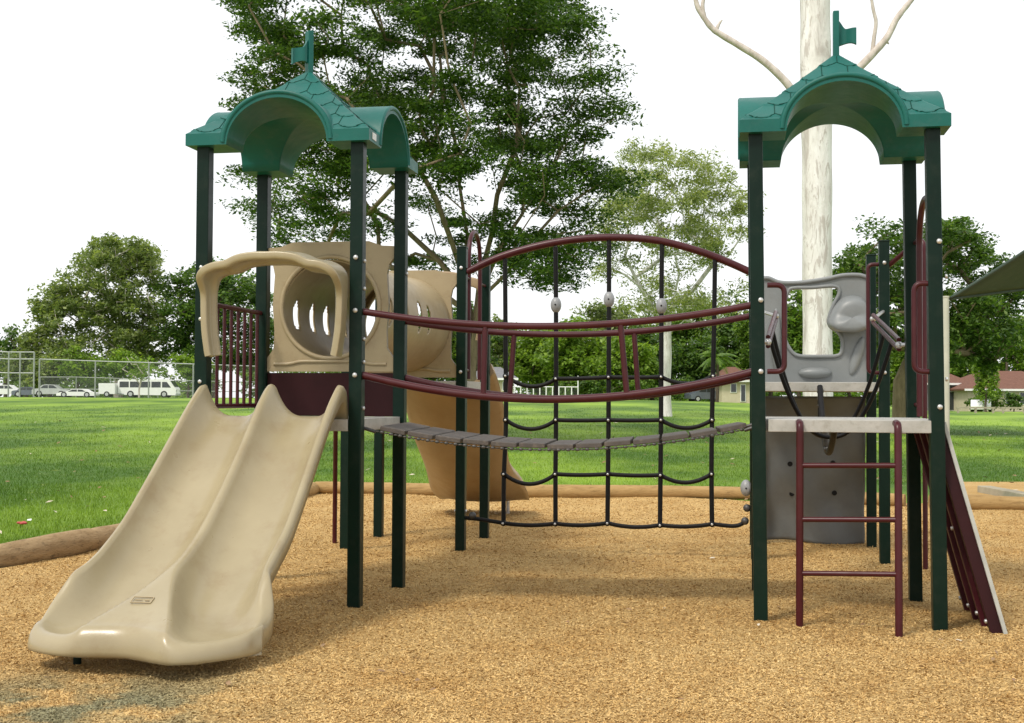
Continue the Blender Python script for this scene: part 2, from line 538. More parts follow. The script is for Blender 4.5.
cd = bpy.data.cameras.new('camera'); cd.sensor_width = 36; cd.lens = 36 * F / 1024; cd.clip_end = 2000; cd.clip_start = 0.05
co = bpy.data.objects.new('camera', cd); col.objects.link(co)
co.matrix_world = Matrix.Translation((0, 0, EYE)) @ Matrix.Rotation(math.pi / 2 + PITCH, 4, 'X') @ Matrix.Rotation(ROLL, 4, 'Z')
scene.camera = co
scene.view_settings.view_transform = 'Standard'; scene.view_settings.look = 'None'
scene.view_settings.exposure = 0.20; scene.view_settings.gamma = 1.0
scene.cycles.max_bounces = 8; scene.cycles.transparent_max_bounces = 16
scene.cycles.use_adaptive_sampling = True
scene.cycles.use_denoising = True

# ------------------------------------------------------------------ tower frames
YAW = -0.1775
EX = V((math.cos(YAW), math.sin(YAW), 0)); EY = V((-math.sin(YAW), math.cos(YAW), 0)); EZ = V((0, 0, 1))
S = 1.067


def corners(ox, oy):
    o = V((ox, oy, 0))
    return dict(FL=o, FR=o + EX * S, BR=o + EX * S + EY * S, BL=o + EY * S)


T1 = corners(-2.061, 8.419)
T2 = corners(-1.500, 11.482)
T3 = corners(1.557, 7.904)
T4 = corners(2.102, 10.881)
HR, HP = 3.035, 2.711            # roof post height, platform post height
D1, D2 = 1.23, 1.52              # lower and upper deck heights
PW = 0.086
AX = (EX, EY, EZ)


def on_post(p, z, side):
    """surface point of a post: side = vector direction"""
    return V((p.x, p.y, z)) + side * (PW / 2)


def bolt(parent, p, nrm, r=0.017):
    nrm = V(nrm).normalized()
    a = nrm.orthogonal().normalized(); b = nrm.cross(a)
    m = MB()
    m.tube([p - nrm * 0.002, p + nrm * 0.006], r * 0.95, 12)
    m.ball(p + nrm * 0.006, r, scale=(1, 1, 0.55), ax=(a, b, nrm), seg=10, rings=6)
    return m.build('bolt', M['steel'], parent)


def post(parent, p, h, cap=False, lean=V((0, 0, 0))):
    m = MB()
    m.box((p.x, p.y, (h - 0.15) / 2), (PW, PW, h + 0.15), AX, bev=0.007)
    m.v = [tuple(V(q) + lean * (q[2] / h)) for q in m.v]
    if cap:
        m.box((p.x, p.y, h + 0.004), (PW + 0.006, PW + 0.006, 0.016), AX, bev=0.005)
    return m.build('post', M['post'], parent)


def deck(parent, T, z, th=0.08):
    c = (T['FL'] + T['BR']) / 2
    m = MB()
    m.box((c.x, c.y, z - th / 2), (S + 0.03, S - PW - 0.006, th), AX, bev=0.004)
    m.box((c.x, c.y, z - th / 2 - 0.001), (S - PW - 0.006, S + 0.085, th - 0.003), AX, bev=0.004)
    return m.build('deck', M['deck'], parent)


# ------------------------------------------------------------------ moulded tower roof
def roof(parent, T, flag_dir, lean=V((0, 0, 0))):
    c = (T['FL'] + T['BR']) / 2 + lean
    a, ri, ro = 0.632, 0.345, 0.395
    hi, ho_ = 0.300, 0.352
    zl, lip, apex = HR, 0.078, 3.675
    n = 168
    us = [(-a + 2 * a * i / n) for i in range(n + 1)]

    def pyr(u, v):
        m_ = max(abs(u), abs(v))
        t = 1 - m_ / a
        z = zl + lip + (apex - zl - lip) * (0.8 * t + 0.2 * t ** 1.5)
        # shingle relief: rows down the slope, scalloped lower edges
        al = v if abs(u) >= abs(v) else u
        rows = 5.2
        s_ = (1 - t) * rows
        row0 = math.floor(s_)
        for row in (row0, row0 - 1):
            colw = 0.165
            q = al / colw + 0.5 * (row % 2) + 0.13 * row
            fx = q - math.floor(q)
            edge = row + 0.80 + 0.26 * (1 - (2 * fx - 1) ** 2) + 0.05 * math.sin(row * 5 + math.floor(q) * 2.1)
            if row == row0 - 1 and s_ < edge - 0.0:
                break
        else:
            row = row0
            q = al / 0.165 + 0.5 * (row % 2) + 0.13 * row
            fx = q - math.floor(q)
            edge = row + 0.80 + 0.26 * (1 - (2 * fx - 1) ** 2)
        raise_ = 0.007 * max(0.0, 1 - (edge - s_) * 0.9)
        return z + raise_ if m_ < a * 0.985 else z

    def barrel(v, r):
        return zl + math.sqrt(max(0.0, 1 - (v / r) ** 2)) * (ho_ if r == ro else hi) if abs(v) < r else -9

    top, bot, kind = [], [], []
    for u in us:
        tr, br, kr = [], [], []
        for v in us:
            p = pyr(u, v); b = max(barrel(v, ro), barrel(u, ro))
            tr.append(max(p, b)); kr.append(p >= b)
            bi = max(barrel(v, ri), barrel(u, ri))
            br.append(bi if bi > 0 else zl)
        top.append(tr); bot.append(br); kind.append(kr)
    W = lambda u, v, z: c + EX * u + EY * v + EZ * z
    m = MB()
    m.grid([[W(us[i], us[j], top[i][j]) for j in range(n + 1)] for i in range(n + 1)], 0, True, flip=False)
    m.grid([[W(us[i], us[j], bot[i][j]) for j in range(n + 1)] for i in range(n + 1)], 0, True, flip=True)
    per = [(i, 0) for i in range(n)] + [(n, j) for j in range(n)] + [(i, n) for i in range(n, 0, -1)] + [(0, j) for j in range(n, 0, -1)]
    ring_t = [W(us[i], us[j], top[i][j]) for i, j in per]
    ring_b = [W(us[i], us[j], bot[i][j]) for i, j in per]
    k = len(per)
    m.add(ring_t + ring_b, [[i, (i + 1) % k, (i + 1) % k + k, i + k] for i in range(k)], 0, False)
    ob = m.build('roof', M['roof'], parent)
    # seams between the moulded shingles, on the pyramid faces only
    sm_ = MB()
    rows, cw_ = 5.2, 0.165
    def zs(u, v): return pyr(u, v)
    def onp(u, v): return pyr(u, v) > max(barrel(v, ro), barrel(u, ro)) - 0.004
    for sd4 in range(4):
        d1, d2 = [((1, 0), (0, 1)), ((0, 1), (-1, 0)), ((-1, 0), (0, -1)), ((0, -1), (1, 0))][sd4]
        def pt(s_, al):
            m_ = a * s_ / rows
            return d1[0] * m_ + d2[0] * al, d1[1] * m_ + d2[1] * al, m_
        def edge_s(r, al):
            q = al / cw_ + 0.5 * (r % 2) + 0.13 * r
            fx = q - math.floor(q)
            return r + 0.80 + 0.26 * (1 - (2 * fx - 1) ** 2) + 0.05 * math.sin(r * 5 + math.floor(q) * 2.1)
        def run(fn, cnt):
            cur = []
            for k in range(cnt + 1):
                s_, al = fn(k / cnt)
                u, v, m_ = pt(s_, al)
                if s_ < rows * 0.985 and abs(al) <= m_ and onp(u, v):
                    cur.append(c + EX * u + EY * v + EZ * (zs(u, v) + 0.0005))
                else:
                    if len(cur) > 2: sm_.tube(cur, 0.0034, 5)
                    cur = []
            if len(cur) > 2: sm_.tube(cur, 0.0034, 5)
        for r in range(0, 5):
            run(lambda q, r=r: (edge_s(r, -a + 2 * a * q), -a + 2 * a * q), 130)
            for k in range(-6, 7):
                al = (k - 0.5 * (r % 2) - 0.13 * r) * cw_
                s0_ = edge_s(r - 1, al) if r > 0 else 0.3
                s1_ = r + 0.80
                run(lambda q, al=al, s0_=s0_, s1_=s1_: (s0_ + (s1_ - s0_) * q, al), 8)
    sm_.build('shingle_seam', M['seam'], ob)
    # raised rim along the four arches
    rm = MB()
    for s in range(4):
        d1, d2 = [(EX, EY), (EY, -EX), (-EX, -EY), (-EY, EX)][s]
        path = [c + d1 * (a - 0.006) + d2 * (0.371 * math.cos(t)) + EZ * (zl + 0.010 + 0.327 * math.sin(t)) for t in np.linspace(0.02, math.pi - 0.02, 36)]
        rm.tube(path, 0.017, 10)
    rm.build('arch_rim', M['roof'], ob)
    # finial flag
    fm = MB()
    fd = V(flag_dir).normalized(); fn = V((-fd.y, fd.x, 0))
    fm.box(c + EZ * (apex + 0.115), (0.040, 0.058, 0.33), (fd, fn, EZ), bev=0.007)
    P = []
    for i in range(13):
        t = i / 12
        x = 0.015 + 0.115 * t
        off = 0.018 * math.sin(t * 5.2)
        ztop = apex + 0.215 - 0.055 * smooth(t * 2.2); zbot = apex + 0.045 + 0.02 * math.sin(t * 3)
        P.append([c + fd * x + fn * (off - 0.012) + EZ * zbot, c + fd * x + fn * (off - 0.012) + EZ * ztop,
                  c + fd * x + fn * (off + 0.012) + EZ * ztop, c + fd * x + fn * (off + 0.012) + EZ * zbot])
    fm.grid(P, 0, False, wrap=True)
    fm.add(P[-1], [[0, 1, 2, 3]], 0, False)
    fm.build('flag', M['roof'], parent)
    return ob


def d_handle(parent, base, out, z0, z1, reach, r=0.017):
    p0 = V((base.x, base.y, z0)); p1 = V((base.x, base.y, z1))
    path = rounded([p0, p0 + out * reach, p1 + out * reach, p1], 0.07, 7)
    return MB().tube(path, r, 10).build('grab_handle', M['maroon'], parent)


# ---------------------------------------------------------------- left covered tower
t1 = thing('play_tower', 'green-roofed tower above the double slide with tan slide hood and maroon bar panel', 'play tower', (T1['FL'] + T1['BR']) / 2, 'roofed play towers')
for k in ('FL', 'FR', 'BR', 'BL'): post(t1, T1[k], HR + 0.02)
deck(t1, T1, D1)
rf = roof(t1, T1, at(282, 60, 8.8) - at(302, 60, 8.9))
sk = MB()
q = T1['FR'] + EX * 0.125 - EY * 0.06
c1 = (T1['FL'] + T1['BR']) / 2
pp = c1 + EX * 0.6345 - EY * 0.52
sk.box(pp + EZ * (HR + 0.042), (0.003, 0.085, 0.045), AX)
st = sk.build('maker_plate', M['sticker'], rf)
# bar panel on the left side
a0, a1 = T1['FL'] + EY * 0.05, T1['BL'] - EY * 0.05
bp = MB().tube([V((a0.x, a0.y, 1.995)), V((a1.x, a1.y, 1.995))], 0.017, 10)
guard = bp.build('bar_panel', M['maroon'], t1)
MB().tube([V((a0.x, a0.y, 1.305)), V((a1.x, a1.y, 1.305))], 0.017, 10).build('rail', M['maroon'], guard)
for k in range(8):
    q = a0.lerp(a1, (k + 0.5) / 8)
    MB().tube([V((q.x, q.y, 1.305)), V((q.x, q.y, 1.995))], 0.0125, 8).build('bar', M['maroon'], guard)
# riser panel between the two deck levels
c = (T1['BL'] + T1['BR']) / 2
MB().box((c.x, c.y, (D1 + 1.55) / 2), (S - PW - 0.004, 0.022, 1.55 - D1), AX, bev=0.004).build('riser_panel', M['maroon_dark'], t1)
# tan slide hood on the front
hood = MB()


def hood_build(mb, pl, pr, zb, fwd):
    """inverted U of wide moulded plastic between two posts"""
    ax = (pr - pl).normalized(); w_ = (pr - pl).length
    pts = [(0.055, zb + 0.41), (0.045, zb + 0.46), (0.025, zb + 0.62), (0.022, zb + 0.86), (0.042, zb + 0.945), (0.11, zb + 0.985), (0.20, zb + 1.0), (0.28, zb + 1.035), (0.38, zb + 1.05),
           (w_ / 2, zb + 1.05), (w_ - 0.38, zb + 1.05), (w_ - 0.28, zb + 1.035), (w_ - 0.20, zb + 1.0), (w_ - 0.11, zb + 0.985), (w_ - 0.042, zb + 0.945), (w_ - 0.022, zb + 0.86), (w_ - 0.025, zb + 0.62), (w_ - 0.045, zb + 0.46), (w_ - 0.055, zb + 0.41)]
    path = spline([V((x, 0, z)) for x, z in pts], 5)
    rings = []
    m_ = len(path)
    for i, p in enumerate(path):
        t = (path[min(i + 1, m_ - 1)] - path[max(i - 1, 0)]).normalized()
        nrm = V((t.z, 0, -t.x))             # points inward
        up = smooth((p.z - zb - 0.80) / 0.17)
        th = 0.075 + 0.02 * up
        dep = 0.12 + 0.13 * up
        drop = 0.035 * up
        sec = []
        for (sx, sy) in [(-.40, -.5), (-.48, -.485), (-.5, -.42), (-.5, .38), (-.48, .47), (-.40, .5), (.30, .5), (.45, .49), (.5, .44), (.5, .25), (.42, .2), (.1, .12), (.05, -.2), (.1, -.42), (.0, -.5)]:
            q3 = p + nrm * (sx * th)
            fw = (-sy + 0.32) * dep
            sec.append(pl + ax * q3.x + fwd * fw + EZ * (q3.z - (drop * max(0, -sy + .2))))
        rings.append(sec)
    mb.grid(rings, 0, True, wrap=True)
    mb.add(rings[0], [list(range(15))], 0, False); mb.add(rings[-1], [list(range(14, -1, -1))], 0, False)


pl = V((T1['FL'].x, T1['FL'].y, 0)) + EX * 0.062 - EY * 0.062
pr = V((T1['FR'].x, T1['FR'].y, 0)) - EX * 0.070 - EY * 0.062
hood_build(hood, pl, pr, D1, -EY)
ho = hood.build('slide_hood', M['tan'], t1)
bv = ho.modifiers.new('soft', 'SUBSURF'); bv.levels = 1; bv.render_levels = 2
for z in (1.935, 1.515, 2.28):
    bolt(t1, on_post(T1['FR'], z, -EY), -EY)
for z in (1.60, 1.30, 1.75, 2.08, 2.26):
    bolt(t1, on_post(T1['FR'], z, EX), EX, 0.014)
for z in (1.52, 1.935, 2.28):
    bolt(t1, on_post(T1['BR'], z, EX), EX, 0.014)
    bolt(t1, on_post(T1['FL'], z - 0.05, -EY), -EY, 0.014)

# ---------------------------------------------------------------- double slide
o_s = (T1['FL'] + T1['FR']) / 2 - EY * 0.055 + EX * (-0.02)
sdir = -EY
udir = V((-sdir.y, sdir.x, 0))
if udir.dot(EX) < 0: udir = -udir
BED = [(-0.06, 1.245), (0.04, 1.235), (0.14, 1.18), (0.27, 1.095), (0.53, 0.885), (0.80, 0.665), (1.06, 0.470), (1.30, 0.320), (1.50, 0.218), (1.66, 0.160), (1.80, 0.146), (1.90, 0.166), (1.95, 0.176), (2.1, 0.185)]
WAL = [(-0.06, 0.02), (-0.045, 0.12), (-0.02, 0.19), (0.02, 0.215), (0.10, 0.225), (0.27, 0.215), (0.53, 0.205), (0.8, 0.195), (1.06, 0.185), (1.30, 0.205), (1.50, 0.24), (1.60, 0.245), (1.70, 0.185), (1.80, 0.115), (1.88, 0.055), (1.95, 0.025), (2.1, 0.015)]
HWD = [(-0.06, 0.46), (0.3, 0.46), (0.7, 0.475), (1.1, 0.49), (1.45, 0.50), (1.60, 0.535), (1.72, 0.575), (1.82, 0.592), (1.92, 0.585), (2.1, 0.56)]
DIV = [(-0.06, 0.02), (-0.045, 0.12), (-0.02, 0.19), (0.02, 0.215), (0.10, 0.225), (0.27, 0.20), (0.53, 0.17), (1.06, 0.165), (1.30, 0.19), (1.5, 0.22), (1.65, 0.205), (1.8, 0.145), (1.90, 0.075), (1.95, 0.04), (2.1, 0.015)]
PLT = [(0, 0.045), (1.2, 0.05), (1.38, 0.06), (1.52, 0.10), (1.7, 0.22), (1.85, 0.36), (2.0, 0.48)]
OFF = [(-0.06, 0.0), (1.2, 0.0), (1.5, 0.004), (1.8, 0.012), (2.1, 0.015)]
NU = 80
SEND = 1.92


def s_scale(up):
    """front edge bulges at the two lanes"""
    return SEND + 0.15 * math.exp(-((up - 0.5) / 0.36) ** 2) + 0.055 * math.exp(-((up + 0.5) / 0.36) ** 2) - (0.27 if up > 0 else 0.13) * (1 - math.sqrt(max(0.0, 1 - abs(up) ** 4)))


def prof(s, up):
    hw = cub_tab(HWD, s); pw = cub_tab(PLT, s); wl = cub_tab(WAL, s); zb = cub_tab(BED, s)
    au = abs(up)
    if au <= pw:
        return hw * up + cub_tab(OFF, s), zb + cub_tab(DIV, s) * (1.0 - 0.06 * (au / pw) ** 2)
    else:
        q = (au - pw) / (1 - pw) * 2 - 1
        if q < 0: wl = cub_tab(DIV, s)
        e = 3.0 if q < 0 else 3.4
        g = abs(q) ** e * (0.94 if q < 0 else 1.0)
        if q > 0.9: g = min(g, 1.0 - 0.3 * (q - 0.93) if q > 0.93 else g)
    return hw * up + cub_tab(OFF, s), zb + wl * g


stations = [-0.06 + 0.06 * (i / 6) for i in range(6)] + [i * (SEND / 64) for i in range(65)]
rings = []
for s in stations:
    ring = []
    k_end = s / SEND
    for i in range(NU + 1):
        up = -1 + 2 * i / NU
        u, z = prof(s, up)
        f = 1 + (s_scale(up) / SEND - 1) * smooth((s - 1.2) / (SEND - 1.2)) if s > 1.2 else 1
        ring.append((u, s * f, z))
    rings.append(ring)
last = rings[-1]
for j in range(1, 10):
    aang = R(100) * j / 9
    ring = []
    for (u, s, z) in last:
        dz = z - 0.078
        ring.append((u * (1 + 0.03 * math.sin(aang)), s + 0.075 * math.sin(aang), z - dz * (1 - math.cos(aang)) / (1 - math.cos(R(100)))))
    rings.append(ring)
full = []
for ri_, ring in enumerate(rings):
    fl_ = 1.0 if ri_ < 52 else max(0.15, 1 - (ri_ - 52) / 24)
    u0, s0, z0 = ring[0]; u1, s1, z1 = ring[-1]
    zc = min(p[2] for p in ring)
    dr = min(0.105, max(0.012, (min(z0, z1) - 0.068) * 0.8))
    rt = [(u1 + 0.022 * fl_, s1, z1 - 0.006), (u1 + 0.037 * fl_, s1, z1 - min(dr, 0.03)), (u1 + 0.036 * fl_, s1, z1 - dr), (u1 + 0.02 * fl_, s1, z1 - dr - 0.01 * fl_)]
    lf = [(u0 - 0.02 * fl_, s0, z0 - dr - 0.01 * fl_), (u0 - 0.036 * fl_, s0, z0 - dr), (u0 - 0.037 * fl_, s0, z0 - min(dr, 0.03)), (u0 - 0.022 * fl_, s0, z0 - 0.006)]
    zu = max(0.10, min(zc - 0.03, z1 - dr - 0.012))
    und = []
    for k in range(9):
        i = int(round(NU * (1 - (k + 0.5) / 9)))
        und.append((ring[i][0] * 0.97, ring[i][1] - 0.03, max(0.068, min(zu, ring[i][2] - 0.02))))
    full.append([o_s + udir * u + sdir * s + EZ * z for (u, s, z) in ring + rt + und + lf])
t_s = thing('double_slide', 'beige two-lane moulded slide with centre divider running down to the wood chips', 'slide', V((o_s.x - 0.2, o_s.y - 1.0, 0)))
sm = MB()
sm.grid(full, 0, True, wrap=True)
sm.add(full[0], [list(range(len(full[0])))], 0, False)
sm.add(full[-1], [list(range(len(full[-1]) - 1, -1, -1))], 0, False)
so = weld(sm.build('slide_bed', M['tan'], t_s))
# embossed plate on the divider's foot
ep = MB()
pc = o_s + sdir * 1.77 + udir * 0.0
zc_ = prof(1.77 * SEND / s_scale(0), 0)[1]
pc = pc + EZ * (zc_ + 0.0045) - udir * 0.02
sl_t = (sdir * 1.0 + EZ * ((prof(1.81, 0)[1] - prof(1.73, 0)[1]) / 0.08)).normalized()
sl_n = udir.cross(sl_t).normalized()
if sl_n.z < 0: sl_n = -sl_n
for dx, dy, sx, sy in ((0, 0.024, 0.11, 0.005), (0, -0.024, 0.11, 0.005), (-0.055, 0, 0.005, 0.048), (0.055, 0, 0.005, 0.048), (-0.02, 0, 0.04, 0.005), (0.028, 0.004, 0.025, 0.005)):
    ep.box(pc + udir * dx + sl_t * dy, (sx, sy, 0.005), (udir, sl_t, sl_n), bev=0.001)
ep.build('moulded_mark', M['tan_panel'], t_s)
for uu in (-0.36,):
    lp = o_s + sdir * 1.80 + udir * uu
    MB().tube([lp + EZ * -0.15, lp + EZ * 0.115], 0.022, 10).build('leg', M['post'], t_s)

# ---------------------------------------------------------------- crawl tunnel
def panel(parent, T, side_l, side_r, zb, nrm, mat):
    pl, pr = T[side_l], T[side_r]
    ax = (pr - pl).normalized(); w_ = (pr - pl).length
    out = [(0.045, 0.0), (w_ - 0.045, 0.0), (w_ - 0.045, 0.10), (w_ - 0.095, 0.17), (w_ - 0.10, 0.30), (w_ - 0.085, 0.5), (w_ - 0.10, 0.72), (w_ - 0.085, 0.79), (w_ - 0.045, 0.84), (w_ - 0.045, 0.925), (w_ - 0.14, 0.93), (w_ - 0.24, 0.965), (0.24, 0.965), (0.14, 0.93), (0.045, 0.925), (0.045, 0.84), (0.085, 0.79), (0.10, 0.72), (0.085, 0.5), (0.10, 0.30), (0.095, 0.17), (0.045, 0.10)]
    hole = [(w_ / 2 + 0.365 * math.cos(t), 0.475 + 0.365 * math.sin(t)) for t in np.linspace(0, 2 * math.pi, 48, endpoint=False)]
    P = lambda x, z: pl + ax * x + EZ * (zb + z) - nrm * 0.02
    m = MB()
    m.prism([P(*p) for p in out], nrm, 0.04, [[P(*p) for p in hole]])
    # raised ribs
    for (x0, z0, x1, z1) in ((0.10, 0.055, w_ - 0.10, 0.055),):
        m.tube(rounded([P(x0, z0) + nrm * 0.04, P(x0 + 0.12, z0) + nrm * 0.04, P(x0 + 0.2, z0 + 0.02) + nrm * 0.04, P(x1 - 0.2, z0 + 0.02) + nrm * 0.04, P(x1 - .12, z0) + nrm * 0.04, P(x1, z1) + nrm * 0.04], 0.04), 0.014, 8)
    m.tube([P(w_ / 2 + 0.378 * math.cos(t), 0.475 + 0.378 * math.sin(t)) + nrm * 0.04 for t in np.linspace(0, 2 * math.pi, 48, endpoint=False)], 0.018, 8, closed=True)
    return m.build('end_panel', mat, parent)


tt = thing('crawl_tunnel', 'tan plastic crawl tunnel with oval slots and square end panels behind the slide tower', 'crawl tunnel', V(((T1['BL'] + T1['BR'] + T2['FL'] + T2['FR']) / 4)))
panel(tt, T1, 'BL', 'BR', D2 + 0.04, -EY, M['tan_panel'])
panel(tt, T2, 'FL', 'FR', D2 + 0.03, -EY, M['tan_panel'])
ca = (T1['BL'] + T1['BR']) / 2 + EZ * (D2 + 0.49)
cb = (T2['FL'] + T2['FR']) / 2 + EZ * (D2 + 0.505)
ta = (cb - ca).normalized(); tn = ta.cross(EZ).normalized(); tup = tn.cross(ta)
NA, NL = 96, 110
ln = (cb - ca).length
tb = MB()
tv = []
for i in range(NL + 1):
    t = i / NL
    r = 0.372 + 0.045 * math.exp(-((1 - t) * ln / 0.22) ** 2) + 0.03 * math.exp(-(t * ln / 0.10) ** 2) * 0 + 0.03 * math.exp(-((t - 0.5) * ln / 0.35) ** 2)
    for k in range(NA):
        a = 2 * math.pi * k / NA
        tv.append(ca + ta * (ln * t) + tn * (math.cos(a) * r) + tup * (math.sin(a) * r))
tf = []
slots = []
for sa in (0.05, math.pi + 0.05):
    for tl in (0.27, 0.66, 1.05, 1.44):
        slots.append((sa, tl))
for i in range(NL):
    for k in range(NA):
        a = 2 * math.pi * (k + 0.5) / NA; l_ = ln * (i + 0.5) / NL
        skip = False
        for sa, tl in slots:
            da = (a - sa + math.pi) % (2 * math.pi) - math.pi
            if (da * 0.38 / 0.115) ** 2 + ((l_ - tl) / 0.072) ** 2 < 1: skip = True
        if skip: continue
        k2 = (k + 1) % NA
        tf.append([i * NA + k, i * NA + k2, (i + 1) * NA + k2, (i + 1) * NA + k])
tb.add(tv, tf, 0, True)
to = tb.build('tube', M['tan_panel'], tt)
so_ = to.modifiers.new('wall', 'SOLIDIFY'); so_.thickness = 0.012

# ---------------------------------------------------------------- left rear platform
t2 = thing('rear_platform', 'low green-posted platform behind the tunnel with tall maroon hoop', 'play platform', (T2['FL'] + T2['BR']) / 2, 'open platforms behind the towers')
for k in ('FL', 'FR', 'BR', 'BL'): post(t2, T2[k], HP, True)
deck(t2, T2, D2)
h2 = MB()
pl, pr = V(T2['BL']) + EX * 0.045 + EY * 0.06, V(T2['BR']) - EX * 0.02 + EY * 0.06
hood_build(h2, V((pl.x, pl.y, 0)), V((pr.x, pr.y, 0)), D2, EY)
o = h2.build('slide_hood', M['tan_dark'], t2)
md = o.modifiers.new('soft', 'SUBSURF'); md.levels = 1; md.render_levels = 2


def hoop(parent, pa, pb, z0, ztop, inset=0.28):
    d = (pb - pa).normalized(); w_ = (pb - pa).length
    p0 = pa + d * inset; p1 = pb - d * inset
    A = V((p0.x, p0.y, z0)); B = V((p1.x, p1.y, z0))
    rad = (p1 - p0).length / 2
    mid = (p0 + p1) / 2
    path = [A] + [V((mid.x, mid.y, ztop - rad)) - d * (rad * math.cos(t)) + EZ * (rad * math.sin(t)) for t in np.linspace(0, math.pi, 18)] + [B]
    m = MB().tube(path, 0.021, 10)
    for z in (z0 + 0.08, HP - 0.25):
        m.tube([V((pa.x, pa.y, z)), A + EZ * (z - z0)], 0.014, 8)
        m.tube([V((pb.x, pb.y, z)), B + EZ * (z - z0)], 0.014, 8)
    return m.build('hoop_rail', M['maroon'], parent)


hoop(t2, T2['FR'], T2['BR'], D2 + 0.02, 2.92)
rp = grd(334.6, 541)
MB().tube([V((rp.x, rp.y, -0.1)), V((rp.x, rp.y, 1.5)), V((rp.x, rp.y, 1.5)).lerp(V((T2['FL'].x, T2['FL'].y, 1.5)), 0.9)], 0.022, 10).build('fire_pole', M['maroon'], t2)
bolt(t2, on_post(T2['FR'], 2.53, -EY), -EY)
bolt(t2, on_post(T2['FR'], 1.60, -EY), -EY)
bolt(t2, on_post(T2['FR'], 0.36, -EX), -EX, 0.016)
bolt(t2, on_post(T2['FR'], 0.36, EX), EX, 0.016)

# ---------------------------------------------------------------- rear slide (going away)
sa_, sb_ = at(446, 385, 12.42), grd(487, 497, 0.15)
sa_.z = sb_.z = 0
rd = (sb_ - sa_).normalized(); ru = V((rd.y, -rd.x, 0)); rl = (sb_ - sa_).length
rs = thing('rear_slide', 'orange-tan single slide descending away behind the bridge, seen from underneath', 'slide', V(((sa_ + sb_) / 2)))
RB = [(0, D2 - 0.05), (0.15, D2 - 0.09), (0.55, 1.14), (1.1, 0.72), (1.7, 0.42), (2.3, 0.25), (2.9, 0.17), (3.3, 0.15)]
rings = []
for i in range(57):
    s = rl * i / 56
    zb = cub_tab(RB, s * 3.3 / rl); hw = 0.44 + 0.07 * smooth(s / rl) + 0.03 * math.sin(s * 3.2)
    wl = 0.24 * (1 - 0.75 * smooth((s - rl * 0.6) / (rl * 0.4)))
    sec = []
    for k in range(25):
        up = -1 + k / 12
        sec.append((up * hw, zb + wl * abs(up) ** 3))
    for k in range(25):
        up = 1 - k / 12
        sec.append((up * (hw + 0.035), zb + wl * abs(up) ** 3 - 0.045 - 0.05 * abs(up) ** 6))
    rings.append([sa_ + rd * s + ru * u + EZ * z for u, z in sec])
m = MB(); m.grid(rings, 0, True, wrap=True)
m.add(rings[0], [list(range(50))], 0, False); m.add(rings[-1], [list(range(49, -1, -1))], 0, False)
weld(m.build('slide_bed', M['tan_dark'], rs))
for uu in (-0.3, 0.3):
    q = sb_ - rd * 0.35 + ru * uu
    MB().tube([V((q.x, q.y, -0.1)), V((q.x, q.y, 0.16))], 0.022, 8).build('support_leg', M['steel'], rs)

# ---------------------------------------------------------------- right covered tower
LEAN = EX * -0.032
t3 = thing('play_tower', 'green-roofed tower with maroon ladder in front and open deck, standing right of the bridge', 'play tower', (T3['FL'] + T3['BR']) / 2, 'roofed play towers')
for k in ('FL', 'FR', 'BR', 'BL'): post(t3, T3[k], HR + 0.02, lean=LEAN)
deck(t3, T3, D1 + 0.02)
roof(t3, T3, EX, LEAN)
d_handle(t3, T3['FL'] + EX * 0.04 - EY * 0.02, EX, 1.545, 2.085, 0.105)
d_handle(t3, T3['FR'] - EX * 0.04 - EY * 0.02, -EX, 1.545, 2.085, 0.105)
hoop(t3, T3['FR'], T3['BR'], D1 + 0.03, 2.69, 0.25)
for z in (1.99, 1.545):
    bolt(t3, on_post(T3['FL'], z, -EY), -EY)
    bolt(t3, on_post(T3['FL'], z + 0.02, -EX), -EX, 0.014)
for z in (2.34, 1.33):
    bolt(t3, on_post(T3['FR'], z, -EY), -EY)
for z in (2.13, 1.50):
    bolt(t3, on_post(T3['FR'], z, EX), EX, 0.014)
    bolt(t3, on_post(T3['FR'], z, -EX), -EX, 0.016)

# front ladder
lz0 = D1 - 0.02
ld_ = thing('entry_ladder', 'maroon tube ladder with three rungs in front of the right tower', 'ladder', (T3['FL'] + T3['FR']) / 2 - EY * 0.15)
lt = at(800, 425, 7.73); rt_ = at(898, 425, 7.58)
lb, rb_ = grd(799.5, 623), grd(899, 632)
front = -EY


def stile(tp, bt):
    back = V((tp.x, tp.y, 0)) + EY * 0.10
    fx = V((bt.x, bt.y, 0))
    path = rounded([V((bt.x, bt.y, -0.08)), V((tp.x, tp.y, 1.225)), V((back.x, back.y, 1.23))], 0.07, 7)
    return MB().tube(path, 0.023, 12).build('stile', M['maroon'], ld_)


stile(lt, lb); stile(rt_, rb_)
for yl, yr in ((465.5, 465.5), (519.5, 519.5), (573.5, 574.5)):
    def on(tp, bt, py):
        best = None
        for i in range(401):
            t = i / 400
            p = V((tp.x, tp.y, 1.225)).lerp(V((bt.x, bt.y, 0)), t)
            d = p - V((0, 0, EYE))
            dep = d.y * cP + d.z * sP
            py_ = 361.5 + F * (-(-d.y * sP + d.z * cP)) / dep + ROLL * (F * d.x / dep)
            if best is None or abs(py_ - py) < best[0]: best = (abs(py_ - py), p)
        return best[1]
    MB().tube([on(lt, lb, yl), on(rt_, rb_, yr)], 0.0165, 10).build('rung', M['maroon'], ld_)

